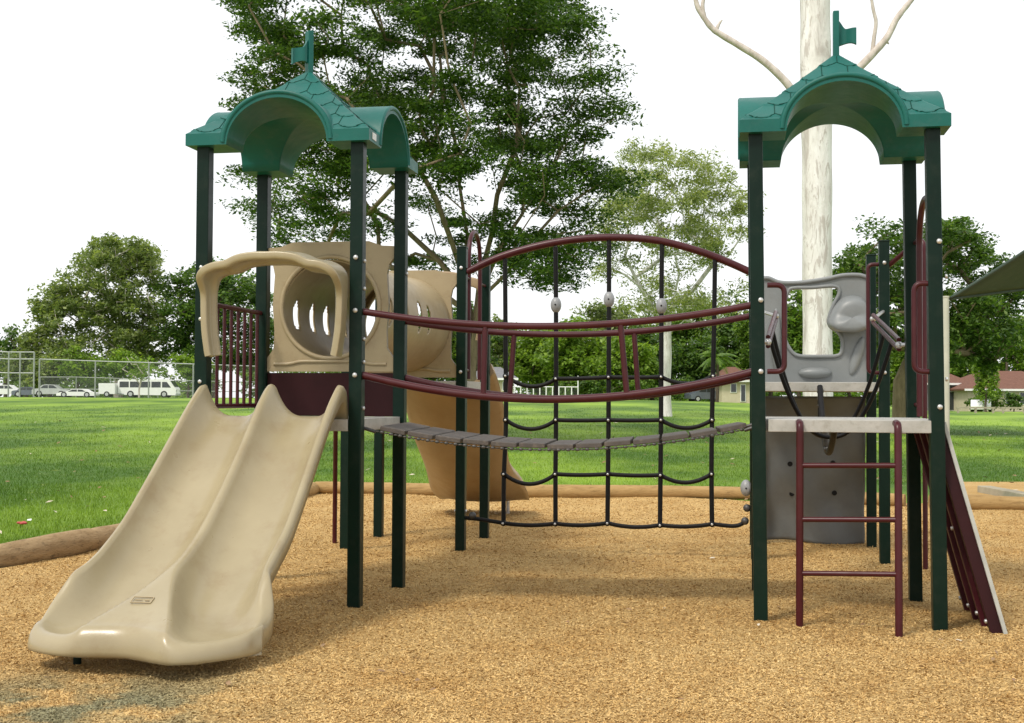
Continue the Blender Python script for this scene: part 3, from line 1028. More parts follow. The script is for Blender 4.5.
# steep climbing ramp on the tower's right side
rmp = thing('climbing_ramp', 'steep maroon climbing board with pale edge leaning against the right tower', 'climber', grd(985, 618))
nb, fb = grd(998, 630), grd(968, 605)
nt_, ft_ = T3['FR'] + EX * 0.012 + EY * 0.06 + EZ * (D1 - 0.03), T3['BR'] + EX * 0.012 - EY * 0.05 + EZ * (D1 - 0.03)
ev = (ft_ - nt_); ev.normalize()
dn = (nb - nt_); dlen = dn.length; dn.normalize()
bn = ev.cross(dn).normalized()
if bn.x < 0: bn = -bn
wr = 0.93
mid_t = (nt_ + ft_) / 2
for k in range(3):
    cc = nt_ + dn * (dlen / 2 + 0.03) + ev * (0.035 + 0.165 + k * 0.30)
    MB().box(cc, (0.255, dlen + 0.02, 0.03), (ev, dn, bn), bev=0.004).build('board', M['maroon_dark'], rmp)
for k in range(4):
    cc = nt_ + dn * (dlen / 2 + 0.02) + ev * (0.02 + k * 0.30) + bn * -0.008
    MB().box(cc, (0.045, dlen + 0.04, 0.075), (ev, dn, bn), bev=0.005).build('stringer', M['maroon'] if k else M['maroon_dark'], rmp)
MB().box(nt_ + dn * (dlen / 2) + ev * -0.012 + bn * 0.034, (0.022, dlen + 0.06, 0.024), (ev, dn, bn), bev=0.004).build('edge_strip', M['ramp_edge'], rmp)
for k in range(5):
    cc = nt_ + dn * (0.2 + k * 0.24) + ev * 0.48 + bn * 0.024
    MB().box(cc, (0.80, 0.035, 0.03), (ev, dn, bn), bev=0.006).build('cleat', M['maroon'], rmp)
for k in range(4):
    bolt(rmp, nt_ + dn * (dlen - 0.06) + ev * (0.02 + k * 0.30) - bn * 0.047, -bn, 0.014)
bolt(rmp, nt_ + dn * (dlen * 0.52) + ev * 0.32 - bn * 0.047, -bn, 0.014)

# ---------------------------------------------------------------- right rear platform
t4 = thing('rear_platform', 'low green-posted platform behind the right tower with grey window panel', 'play platform', (T4['FL'] + T4['BR']) / 2, 'open platforms behind the towers')
for k in ('FL', 'FR', 'BR', 'BL'): post(t4, T4[k], HP, True)
deck(t4, T4, D2)
d_handle(t4, T4['FR'] - EX * 0.04, -EX, 1.60, 2.52, 0.09)
bolt(t4, on_post(T4['FR'], 2.53, -EY), -EY); bolt(t4, on_post(T4['FR'], 1.60, -EY), -EY)
# fire pole on its right
fp = grd(925.5, 568.5)
arm = V((T4['FR'].x, T4['FR'].y, 2.50)) + EX * 0.03
path = rounded([V((fp.x, fp.y, -0.1)), V((fp.x, fp.y, 2.72)), arm], 0.12, 8)
MB().tube(path, 0.021, 10).build('fire_pole', M['maroon'], t4)
# grey window panel on the back
YP = (T4['BL'] + T4['BR']) / 2 - EY * 0.03


def on_plane(px, py, p0, nrm):
    d = ray(px, py); o = V((0, 0, EYE))
    return o + d * ((p0 - o).dot(nrm) / d.dot(nrm))


gp = MB()
outl = [(760, 383), (760, 279), (768, 278), (778, 282), (789, 283), (806, 282), (826, 279), (842, 275.5), (858, 275), (866.5, 277), (867, 383)]
hole = [(793, 288), (812, 287.5), (830, 286), (838, 287.5), (839, 294), (834, 304), (829, 318), (830, 326), (838, 332), (842, 340), (842, 350), (838, 355.5), (824, 356.5), (808, 356.5), (796, 355), (789, 348), (784, 336), (783, 320), (784, 305), (788, 292)]
gp.prism([on_plane(x, y, YP, EY) for x, y in outl], EY, 0.05,
         [spline([on_plane(x, y, YP, EY) for x, y in hole], 4, closed=True)])
gw = gp.build('window_panel', M['grey'], t4)
# rim round the opening, bubble and lower scoop of the moulded panel
g2 = MB()
g2.tube(spline([on_plane(x, y, YP - EY * 0.006, EY) for x, y in hole], 4, closed=True), 0.018, 8, closed=True)
g2.tube(spline([on_plane(x, y, YP - EY * 0.006, EY) for x, y in outl[1:10]], 4), 0.02, 8)
g2.build('rim', M['grey'], gw)
bpoly = [(827.5, 324), (830, 313), (836, 303), (843, 297.5), (853, 295.5), (862, 298), (866.5, 305), (867, 318), (866, 327), (858, 331.5), (846, 332), (834, 330.5)]
bsp = spline([on_plane(x, y, YP, EY) for x, y in bpoly], 4, closed=True)
bc = sum(bsp, V((0, 0, 0))) / len(bsp)
P = []
for sc_, dp in ((1.0, -0.01), (0.985, 0.04), (0.95, 0.085), (0.89, 0.115), (0.80, 0.132), (0.6, 0.142), (0.3, 0.147), (0.02, 0.148)):
    row = []
    for p in bsp:
        d_ = p - bc
        lowp = smooth((bc.z + 0.05 - p.z) / 0.2)      # the lower lip stands further out
        row.append(bc + d_ * sc_ - EY * (dp * (1.0 + 0.55 * lowp * (0.3 + 0.7 * sc_))) - EZ * (0.25 * dp * (1 - sc_ * 0.2)) + EX * (0.10 * dp))
    P.append(row)
bb = MB()
bb.grid(P, 0, True, wrap=True)
bb.build('bubble', M['grey'], gw)
cb2 = on_plane(815, 373, YP, EY)
b2 = MB().ball(cb2, 1.0, scale=(0.155, 0.07, 0.055), ax=AX, seg=24, rings=12)
b2.ball(on_plane(857, 356, YP, EY), 1.0, scale=(0.05, 0.045, 0.19), ax=(EX * 0.95 - EZ * 0.3, EY, EZ * 0.95 + EX * 0.3), seg=24, rings=12)
b2.ball(on_plane(776, 340, YP, EY), 1.0, scale=(0.05, 0.05, 0.30), ax=AX, seg=18, rings=12)
b2.build('moulding', M['grey'], gw)

# grey climbing wall down the back of the platform
cw = thing('climbing_wall', 'grey moulded climbing wall with bolt holes hanging below the right rear platform', 'climber', V(((T4['BL'] + T4['BR']) / 2)))
wl_, wr_ = T4['BL'] + EX * 0.035, T4['BR'] - EX * 0.045
P, P2 = [], []
for i in range(41):
    r1, r2 = [], []
    t = i / 40
    z = D2 - 0.10 - (D2 - 0.13) * t
    for k in range(41):
        q = k / 40
        x = q * (wr_ - wl_).length
        wob = 0.018 * math.sin(x * 7 + z * 4) + 0.014 * math.sin(z * 9 - x * 3) + 0.012 * math.sin(x * 15 + 1) * math.sin(z * 11)
        e = 0.025 * math.sin(x * 6.5) * smooth((t - .8) / .2) - 0.02
        sx = 0.010 * math.sin(z * 14) * (1 if q > 0.5 else -1) * smooth(abs(q - .5) * 2 - .6)
        b = wl_ + EX * (x + sx) + EY * (0.06 + 0.14 * t + wob)
        r1.append(V((b.x, b.y, z + e))); r2.append(V((b.x, b.y, z + e)) + EY * 0.035)
    P.append(r1); P2.append(r2)
m = MB(); m.grid(P, 0, True); m.grid(P2, 0, True, flip=True)
for a_, b_ in ((P[0], P2[0]), (P[-1], P2[-1]), ([r[0] for r in P], [r[0] for r in P2]), ([r[-1] for r in P], [r[-1] for r in P2])):
    m.grid([a_, b_], 0, False)
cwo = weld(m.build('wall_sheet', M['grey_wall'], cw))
m = MB()
for px, py in ((790, 464), (792, 494), (835, 493.5), (833, 463)):
    z_t = None
    p = on_plane(px, py, wl_ + EY * 0.10, EY)
    # drop onto the sheet
    best = min((V(v) for r in P for v in r), key=lambda v: (v - p).dot(EX) ** 2 + (v.z - p.z) ** 2)
    m.tube([V((p.x, p.y, p.z)) + EY * ((best - p).dot(EY) - 0.006), V((p.x, p.y, p.z)) + EY * ((best - p).dot(EY) + 0.01)], 0.024, 14)
m.build('bolt_hole', M['black'], cw)

# ---------------------------------------------------------------- rope (burma) bridge between right tower and its rear platform
bu = thing('rope_bridge', 'black V-shaped rope crossing with maroon hand loops behind the right tower', 'rope bridge', (T3['BL'] + T4['FR']) / 2)
fa = (T3['BL'] + T3['BR']) / 2 + EY * 0.06 + EZ * (D1 - 0.03); fb_ = (T4['FL'] + T4['FR']) / 2 - EY * 0.06 + EZ * (D2 - 0.04)
foot = []
for i in range(25):
    t = i / 24
    p = fa.lerp(fb_, t); p.z -= 0.36 * math.sin(math.pi * t) ** 0.9
    foot.append(p)
MB().tube(foot, 0.024, 10).build('foot_rope', M['black'], bu)


def hand_loop(p0, p1):
    d = p1 - p0
    sd_ = EX * 0.03
    pts = rounded([p0 - EZ * 0.03, p1 - EZ * 0.03, p1 + EZ * 0.035, p0 + EZ * 0.035], 0.03, 5)
    return MB().tube(pts, 0.0165, 10).build('hand_loop', M['maroon'], bu)


lh0, lh1 = at(768, 342, 9.0), at(776, 316, 10.2)
rh0, rh1 = at(899, 345, 8.85), at(873, 319, 10.2)
hand_loop(lh0, lh1); hand_loop(rh0, rh1)
for pp_, qq_, hh_ in ((T3['BL'], lh0, lh0.z), (T3['BR'], rh0, rh0.z), (T4['FL'], lh1, lh1.z + 0.1), (T4['FR'], rh1, rh1.z + 0.1)):
    m = MB().tube([V((pp_.x, pp_.y, hh_)), qq_], 0.014, 8)
    m.ball(qq_, 0.026)
    m.build('loop_bracket', M['steel'], bu)
for t in (0.25, 0.55):
    a_ = lh0.lerp(lh1, t) - EZ * 0.03; b_ = rh0.lerp(rh1, t) - EZ * 0.03
    f_ = foot[int(24 * (0.12 + t * 0.7))]
    hp = []
    for k in range(33):
        q = k / 32; b2_ = 1 - (2 * q - 1) ** 2
        p = a_.lerp(b_, q)
        mid_ = (a_ + b_) / 2
        hp.append(V((p.x + (f_.x - mid_.x) * b2_, p.y + (f_.y - mid_.y) * b2_, p.z + (f_.z + 0.10 - mid_.z) * (1 - abs(2 * q - 1) ** 2.3))))
    MB().tube(hp, 0.0155, 10).build('hanger_rope', M['black'], bu)
m = MB()
q = at(820, 386, 10.72)
m.tube([q, at(820.5, 418, 10.72)], 0.022, 10, mi=0)
for py in (392, 399, 406): m.ball(at(820.3, py, 10.70), 0.030, scale=(1, 1, 0.6), mi=1)
m.build('rope_clamp', [M['black'], M['chain']], bu)
m = MB().tube([at(824, 425, 9.6), at(827, 446, 9.6)], 0.026, 10); m.ball(at(827.5, 449, 9.6), 0.03)
m.build('rope_clamp', M['chain'], bu)

# ---------------------------------------------------------------- plank bridge
br = thing('plank_bridge', 'sagging grey plank suspension bridge with maroon handrails between the two towers', 'bridge', V((0.35, 8.6, 0)))
NPK = 13
A0, A1 = T1['FR'] + EX * 0.10 + EY * 0.10, T1['BR'] + EX * 0.10 - EY * 0.10
B0, B1 = T3['FL'] - EX * 0.10 + EY * 0.10, T3['BL'] - EX * 0.10 - EY * 0.10


def bz(t): return 1.175 - 0.128 * (1 - (2 * t - 1) ** 2) + 0.03 * t


for k in range(NPK):
    t = (k + 0.5) / NPK; t0, t1_ = k / NPK, (k + 1) / NPK
    c0, c1_ = A0.lerp(B0, t), A1.lerp(B1, t)
    cc = (c0 + c1_) / 2
    ax1 = (B0 - A0).normalized()
    sl = (bz(t1_) - bz(t0)) / ((B0 - A0).length / NPK)
    a1_ = (ax1 + EZ * sl).normalized(); a2 = (c1_ - c0).normalized(); a2 = (a2 - a1_ * a2.dot(a1_)).normalized(); a3 = a1_.cross(a2)
    jz = random.uniform(-0.004, 0.004)
    MB().box(cc + EZ * (bz(t) + jz), ((B0 - A0).length / NPK - 0.016, (c1_ - c0).length + 0.02, 0.032), (a1_, a2, a3), bev=0.006).build('plank', M['plank'], br)
for (p, q) in ((A0, B0), (A1, B1)):
    m = MB()
    inn = EY * (0.06 if p is A0 else -0.06)
    for i in range(78):
        t = (i + 0.5) / 78
        c_ = p.lerp(q, t) + inn * (0.0) - (EY * 0.012 if p is A0 else -EY * 0.012) + EZ * (bz(t) - 0.024)
        if i % 2: m.ball(c_, 0.016, scale=(1, 0.35, 0.62), seg=8, rings=6)
        else: m.ball(c_, 0.016, scale=(1, 0.62, 0.35), seg=8, rings=6)
    m.tube([p - EX * 0.10 + EZ * bz(0), p + EZ * (bz(0) - 0.03)], 0.012, 6); m.tube([q + EX * 0.10 + EZ * bz(1), q + EZ * (bz(1) - 0.03)], 0.012, 6)
    m.build('chain', M['chain'], br)
for (pa, pb, sgn) in ((T1['FR'], T3['FL'], 1), (T1['BR'], T3['BL'], -1)):
    pa = pa + EX * 0.04 - EY * 0.0; pb = pb - EX * 0.04
    up_, lo_ = [], []
    for i in range(41):
        t = i / 40
        p = pa.lerp(pb, t); b = 1 - (2 * t - 1) ** 2
        up_.append(V((p.x, p.y, 1.930 + 0.035 * t - 0.115 * b)))
        lo_.append(V((p.x, p.y, 1.515 + 0.030 * t - 0.165 * b)))
    MB().tube(up_, 0.0225, 12).build('top_rail', M['maroon'], br)
    MB().tube(lo_, 0.0255, 12).build('bottom_rail', M['maroon'], br)
    for px_t, px_b in (((485.5, 483) if sgn > 0 else (514, 510), None), ((621, 627) if sgn > 0 else (633.5, 639), None)):
        xt, xb = px_t
        def pick(path, px):
            return min(path_pts(path), key=lambda p: abs(512 + F * p.x / (p.y * cP + (p.z - EYE) * sP) - px))
        def path_pts(path): return spline(path, 6)
        MB().tube([pick(up_, xt), pick(lo_, xb)], 0.019, 10).build('baluster', M['maroon'], br)

# ---------------------------------------------------------------- climbing net with arch
nt0, nt1 = T2['FR'], T4['FL']
net = thing('climbing_net', 'black rope climbing net hung under a maroon arch behind the bridge', 'climbing net', V(((nt0 + nt1) / 2)))
dvec_ = (nt1 - nt0)
NPT = nt0.copy(); NNR = V((dvec_.y, -dvec_.x, 0)).normalized()
arch_px = [(467, 272), (500, 257), (540, 245.5), (580, 239), (620, 237.5), (660, 241), (700, 251.5), (730, 263), (752, 273)]
arch = spline([on_plane(x, y, NPT, NNR) for x, y in arch_px], 6)
MB().tube(arch, 0.033, 14).build('arch_rail', M['maroon'], net)
lines = [[(505, 259), (505.5, 330), (506, 420), (504, 474), (503.5, 523)], [(555.5, 247), (556, 305), (556, 420), (555.5, 474), (555.5, 523.5)], [(609, 240), (609, 300), (608.5, 420), (608, 474), (607.5, 523)],
         [(662, 243), (661.5, 300), (661, 420), (660.5, 475), (660, 525)], [(715, 258), (714, 330), (712, 420), (711.5, 474), (712, 524)]]
rows = [[377, 376, 375.5, 376, 373], [424, 424, 424, 424.5, 424], [473, 473.5, 473.5, 474, 474], [521, 523, 523, 525, 524]]
LN = []
for ln_ in lines:
    pth = spline([on_plane(x, y, NPT, NNR) for x, y in ln_], 8)
    LN.append(pth)
    MB().tube(pth, 0.0205, 10).build('vertical_rope', M['black'], net)


def at_row(i, py):
    return min(LN[i], key=lambda p: abs(py - (397.2 + 0.0051 * (lines[i][0][0] - 512) - (p.z - EYE) * F / p.y)))


sag = [[9, 0.5, 0.5, 7], [9, 0.5, 0.5, 8], [10, 1, 1, 8], [2, 2, 3, 2]]
for r_ in range(4):
    pts = [at_row(i, rows[r_][i]) for i in range(5)]
    for i in range(4):
        a_, b_ = pts[i], pts[i + 1]
        path = [a_.lerp(b_, k / 12) - EZ * (sag[r_][i] * a_.y / F * (1 - (2 * k / 12 - 1) ** 2)) for k in range(13)]
        MB().tube(path, 0.0185, 10).build('cross_rope', M['black'], net)
    for i in range(5):
        MB().ball(pts[i] - NNR * -0.012, 0.027, scale=(1, 1, 1.0)).build('rope_joint', M['black'], net)
        bolt(net, pts[i] + NNR * 0.036, NNR, 0.011)
# bottom ends to the posts
e0 = at_row(0, 521); e1 = at_row(4, 524)
MB().tube(spline([on_post(nt0, 0.30, EX), on_plane(478, 519, NPT, NNR), e0], 6), 0.018, 10).build('cross_rope', M['black'], net)
MB().tube(spline([e1, on_plane(735, 526, NPT, NNR), on_plane(747, 521, NPT, NNR)], 6), 0.018, 10).build('cross_rope', M['black'], net)
for px, py in ((556, 305), (609, 299.5), (661.5, 306), (746, 488)):
    m = MB().ball(on_plane(px, py, NPT, NNR), 1.0, scale=(0.048, 0.05, 0.072), seg=20, rings=14)
    m.tube([on_plane(px, py, NPT, NNR) + NNR * 0.048, on_plane(px, py, NPT, NNR) + NNR * 0.053], 0.008, 8, mi=1)
    m.build('bead', [M['bead'], M['black']], net)
for ln_ in lines:
    q = on_plane(ln_[0][0], ln_[0][1] + 1, NPT, NNR)
    m = MB().tube([q + EZ * -0.03, q + EZ * 0.03], 0.012, 8); m.ball(q - EZ * 0.03, 0.02)
    m.build('shackle', M['chain'], net)
for px, py in ((472.5, 515.5), (747, 508), (745, 521)): MB().ball(on_plane(px, py, NPT, NNR), 0.034).build('shackle', M['chain'], net)

# ------------------------------------------------------------------ ground
BO = V((-2.74, 18.12, 0)); BX = V((0.987, -0.160, 0)); BY = V((0.160, 0.987, 0))


def in_bed(x, y):
    d = V((x, y, 0)) - BO
    return d.dot(BX) > 0 and d.dot(BY) < 0


MOUNDS = [(-1.95, 5.75, -0.018, 0.5), (2.02, 7.25, -0.025, 0.45), (3.0, 7.9, -0.03, 0.5), (-0.2, 16.2, -0.035, 0.7), (0.4, 8.5, -0.012, 0.8)]
for T_ in (T1, T2, T3, T4):
    for k_ in T_: MOUNDS.append((T_[k_].x, T_[k_].y, 0.009, 0.10))


def mulch_zz(x, y):
    z = 0.010 * np.sin(x * 1.7 + 0.6 * y) + 0.008 * np.sin(y * 2.3 - x * 0.9 + 1) + 0.006 * np.sin(3.7 * x + 2.9 * y) + 0.004 * np.sin(9.1 * x - 4 * y) * np.sin(7.3 * y + 2)
    for mx_, my_, mh, ms_ in MOUNDS:
        z = z + mh * np.exp(-((x - mx_) ** 2 + (y - my_) ** 2) / (2 * ms_ * ms_))
    return z


def mulch_z(x, y): return float(mulch_zz(np.float64(x), np.float64(y)))


xs = sorted(set([-400, -200, -120, -80, -60] + list(np.linspace(-45, 75, 61)) + list(np.linspace(-8, 10, 37)) + [90, 110, 140, 220, 400]))
ys = sorted(set([-30, -10, 0] + list(np.linspace(1, 19.5, 38)) + list(np.linspace(20, 130, 45)) + [150, 180, 220, 300, 450, 800, 1400]))
P = [[V((x, y, ground_z(x, y) - (0.14 if in_bed(x - 0.2, y + 0.25) and y < 17.5 and x < 9 else 0.05 if y < 20 else 0.02))) for x in xs] for y in ys]
m = MB(); m.grid(P, 0, True)
tag(m.build('lawn', M['lawn']), 'wide green park lawn rising to the far trees', 'lawn', kind='structure')
P = []
for i in range(241):
    b = -24 + 24 * i / 240
    row = []
    for k in range(161):
        a = 13.0 * k / 160
        p = BO + BX * a + BY * b
        row.append(V((p.x, p.y, mulch_z(p.x, p.y))))
    P.append(row)
m = MB(); m.grid(P, 0, True)
tag(m.build('mulch_bed', M['mulch']), 'golden wood-chip safety bed under the playground', 'mulch bed', kind='structure')
# a second patch of chips beyond the log on the right
P = [[V((grd(px, py).x, grd(px, py).y, ground_z(grd(px, py).x, grd(px, py).y) + 0.012)) for px in np.linspace(945, 1240, 16)] for py in (498, 492, 488, 484.5, 482.5)]
m = MB(); m.grid(P, 0, True)
tag(m.build('path', M['mulch']), 'strip of bare tan ground beyond the logs', 'path', kind='structure')


def fast_mesh(name, verts, faces_n, mat, parent=None):
    """verts (N*k,3) numpy, k-gons in order"""
    n = len(verts); k = faces_n; nf = n // k
    off = wloc(parent) if parent else V((0, 0, 0))
    vv = np.asarray(verts, dtype=np.float32) - np.array([off.x, off.y, off.z], dtype=np.float32)
    me = bpy.data.meshes.new(name)
    me.vertices.add(n); me.vertices.foreach_set('co', vv.ravel())
    me.loops.add(n); me.loops.foreach_set('vertex_index', np.arange(n, dtype=np.int32))
    me.polygons.add(nf); me.polygons.foreach_set('loop_start', np.arange(0, n, k, dtype=np.int32))
    me.materials.append(mat)
    me.update(calc_edges=True); me.validate()
    o = bpy.data.objects.new(name, me); col.objects.link(o)
    if parent: o.parent = parent
    return o


def unit(a): return a / np.maximum(1e-9, np.linalg.norm(a, axis=1, keepdims=True))


# loose chips on the bed
NCH = 420000
y_ = 5.2 * np.exp(RNG.random(NCH) * math.log(19.0 / 5.2))
x_ = (RNG.random(NCH) * 2 - 1) * 0.46 * y_ + RNG.normal(0, 0.1, NCH)
dx, dy = x_ - BO.x, y_ - BO.y
ok = (dx * BX.x + dy * BX.y > 0.03) & (dx * BY.x + dy * BY.y < -0.03)
x_, y_ = x_[ok], y_[ok]; n = len(x_)
z_ = mulch_zz(x_, y_) + 0.003
Cn = np.stack([x_, y_, z_], 1)
t_ = RNG.normal(0, 1, (n, 3)); t_[:, 2] *= 0.35; t_ = unit(t_)
b_ = np.cross(t_, np.stack([RNG.normal(0, .5, n), RNG.normal(0, .5, n), np.ones(n)], 1)); b_ = unit(b_)
ls = (RNG.gamma(1.7, 0.0021, n) + 0.0024)[:, None] * (0.8 + 0.04 * y_[:, None]); ws = (0.0014 + RNG.random(n) * 0.0026)[:, None] * (0.8 + 0.04 * y_[:, None])
vv = np.stack([Cn - t_ * ls - b_ * ws, Cn + t_ * ls - b_ * ws * 0.7, Cn + t_ * ls * .9 + b_ * ws, Cn - t_ * ls * .8 + b_ * ws * 0.9], 1).reshape(-1, 3)
o = fast_mesh('wood_chips', vv, 4, M['chips'])
tag(o, 'loose pale wood chips scattered over the safety bed', 'wood chips', kind='stuff')

# grass blades near enough to be seen
NB = 330000
y_ = 9.0 * np.exp(RNG.random(NB) ** 1.25 * math.log(85 / 9.0))
x_ = (RNG.random(NB) * 2 - 1) * 0.47 * y_
dx, dy = x_ - BO.x, y_ - BO.y
ok = (dx * BX.x + dy * BX.y < -0.08) | (dx * BY.x + dy * BY.y > 0.10)
pc_ = np.array([grd(952, 484)[:2], grd(952, 500)[:2]])
ok &= RNG.random(NB) > np.clip((y_ - 32) / 50, 0, 1) ** 0.8
ok &= ~((x_ > 5.2 + 0.0 * y_) & (y_ < 20.6) & (y_ > 14.5))
x_, y_ = x_[ok], y_[ok]; n = len(x_)
z_ = np.array([ground_z(a, b) for a, b in zip(x_, y_)]) - 0.03
far = (y_ / 11.0)
hgt = 0.024 * RNG.gamma(5, 0.2, n) * (0.75 + 0.22 * far); wid = 0.0024 * (0.6 + 0.9 * far)
ang = RNG.random(n) * 6.283
lean = RNG.normal(0, 0.5, (n, 2)) * hgt[:, None]
C0 = np.stack([x_, y_, z_], 1)
side = np.stack([np.cos(ang) * wid, np.sin(ang) * wid, np.zeros(n)], 1)
tip = C0 + np.stack([lean[:, 0], lean[:, 1], hgt + 0.02], 1)
vv = np.stack([C0 - side, C0 + side, tip], 1).reshape(-1, 3)
o = fast_mesh('grass', vv, 3, M['blades'])
tag(o, 'short mown grass blades on the lawn round the bed', 'grass', kind='stuff')

# fallen leaves and twigs
m = MB()
for k in range(150):
    yy = 5.6 * math.exp(random.random() * math.log(17 / 5.6)); xx = random.uniform(-0.42, 0.42) * yy
    if not in_bed(xx, yy): continue
    c_ = V((xx, yy, mulch_z(xx, yy) + 0.016)); a = random.random() * 6.3
    t = V((math.cos(a), math.sin(a), random.uniform(-.2, .2))); b = V((-math.sin(a), math.cos(a), random.uniform(-.3, .3)))
    l_ = random.uniform(0.012, 0.030); w_ = l_ * random.uniform(0.2, 0.4)
    m.add([c_ - t * l_, c_ - t * l_ * .3 - b * w_, c_ + t * l_ * .5 - b * w_ * .8, c_ + t * l_, c_ + t * l_ * .4 + b * w_ + EZ * .006, c_ - t * l_ * .4 + b * w_ + EZ * .006], [[0, 1, 2, 3, 4, 5]], random.choice([0, 0, 0, 0, 0, 1]), False)
for k in range(420):
    yy = 10.5 * math.exp(random.random() * math.log(55 / 10.5)); xx = random.uniform(-0.43, 0.43) * yy
    if in_bed(xx, yy): continue
    c_ = V((xx, yy, ground_z(xx, yy) + 0.012)); a = random.random() * 6.3; sc_ = 0.6 + yy / 22
    t = V((math.cos(a), math.sin(a), random.uniform(-.2, .5))); b = V((-math.sin(a), math.cos(a), random.uniform(-.3, .3)))
    l_ = random.uniform(0.018, 0.042) * sc_; w_ = l_ * random.uniform(0.25, 0.5)
    m.add([c_ - t * l_, c_ - b * w_, c_ + t * l_, c_ + b * w_ + EZ * .01], [[0, 1, 2, 3]], random.choice([0, 1]), False)
tag(m.build('leaf_litter', [M['deadleaf'], M['paleleaf']]), 'dry brown and pale leaves fallen on the wood chips and lawn', 'leaf litter', kind='stuff')
m = MB()
q = grd(22, 525, 0.0); q.z = 0.02
for k in range(5):
    a = k * 1.25
    m.ball(q + V((0.028 * math.cos(a), 0.028 * math.sin(a), 0.006 * (k % 2))), 0.03, scale=(1, 0.75, 0.45), seg=8, rings=6)
m.add([q + V((.06, -.02, .03)), q + V((.10, -.01, .03)), q + V((.09, .03, .045)), q + V((.05, .02, .04))], [[0, 1, 2, 3]], 1, False)
tag(m.build('litter', [M['red'], M['white']]), 'small crumpled red and white litter on the grass at the left', 'litter')


# ------------------------------------------------------------------ timber edging
def log(p0, p1, r, label, mat, seed):
    rs_ = random.Random(seed)
    d = (p1 - p0); n_ = 14
    side = V((-d.y, d.x, 0)).normalized()
    path, rad = [], []
    for i in range(n_ + 1):
        t = i / n_
        path.append(p0.lerp(p1, t) + side * (0.012 * math.sin(t * 4 + seed)) + EZ * (0.008 * math.sin(t * 5 + seed * 2)))
        rad.append(r * (1 + 0.05 * math.sin(t * 7 + seed) + rs_.uniform(-.02, .02)) * (0.93 if i in (0, n_) else 1))
    m = MB().tube(path, rad, 18)
    o = m.build('edging_log', mat)
    return tag(o, label, 'log', 'timber logs edging the wood-chip bed')


def gp_(px, py, z): p = grd(px, py); return V((p.x, p.y, z))


l0 = V((-4.75, 8.2, 0.06)); l1 = gp_(88, 549, 0.07); l2 = V((-3.28, 14.4, 0.07)); l3 = V((-2.80, 18.0, 0.07))
log(l0, l1 - BY * 0.02, 0.118, 'dark weathered log at the left end of the bed edging', M['log_old'], 1)
log(l1 + BY * 0.01, l2, 0.110, 'brown log running back behind the double slide', M['log_old'], 2)
log(l2 + BY * 0.02, l3, 0.105, 'log at the back left of the bed hidden partly by the slide', M['log'], 3)
bk = [gp_(316, 493, 0.075), gp_(470, 495.5, 0.075), gp_(752, 499.5, 0.075), gp_(905, 506, 0.075)]
log(bk[0], bk[1] - BX * 0.012, 0.092, 'yellow log along the back of the bed below the tan rear slide', M['log'], 4)
log(bk[1] + BX * 0.012, bk[2] - BX * 0.012, 0.095, 'long yellow log along the back of the bed behind the net', M['log'], 5)
log(bk[2] + BX * 0.012, bk[3], 0.09, 'yellow log behind the grey climbing wall', M['log'], 6)
log(gp_(930, 509, 0.08), gp_(1120, 511.5, 0.08), 0.098, 'golden log at the right end of the bed edging', M['log'], 7)
sl0, sl1 = gp_(984, 493, 0.05), gp_(1050, 506, 0.05)
d_ = (sl1 - sl0).normalized()
m = MB().box((sl0 + sl1) / 2, ((sl1 - sl0).length, 0.20, 0.12), (d_, V((-d_.y, d_.x, 0)), EZ), bev=0.012)
tag(m.build('timber_sleeper', M['sleeper']), 'pale grey timber sleeper lying behind the log at the right', 'sleeper')


# ------------------------------------------------------------------ trees
def leaves(name, C, size, mat, parent, rng, aspect=0.5, upb=0.6, droop=0.0):
    n = len(C)
    C = np.asarray(C)
    nr = rng.normal(0, 1, (n, 3)); nr[:, 2] = np.abs(nr[:, 2]) + upb; nr = unit(nr)
    t = rng.normal(0, 1, (n, 3)); t[:, 2] -= droop
    t = unit(t - nr * np.sum(t * nr, 1, keepdims=True)); b = np.cross(nr, t)
    s = (size * (0.6 + 0.8 * rng.random(n)))[:, None]
    a = aspect * (0.8 + 0.4 * rng.random(n))[:, None]
    vv = np.stack([C - t * s * .5, C - b * s * a * .5 + t * s * .05, C + t * s * .5, C + b * s * a * .5 + t * s * .05], 1).reshape(-1, 3)
    return fast_mesh(name, vv, 4, mat, parent)


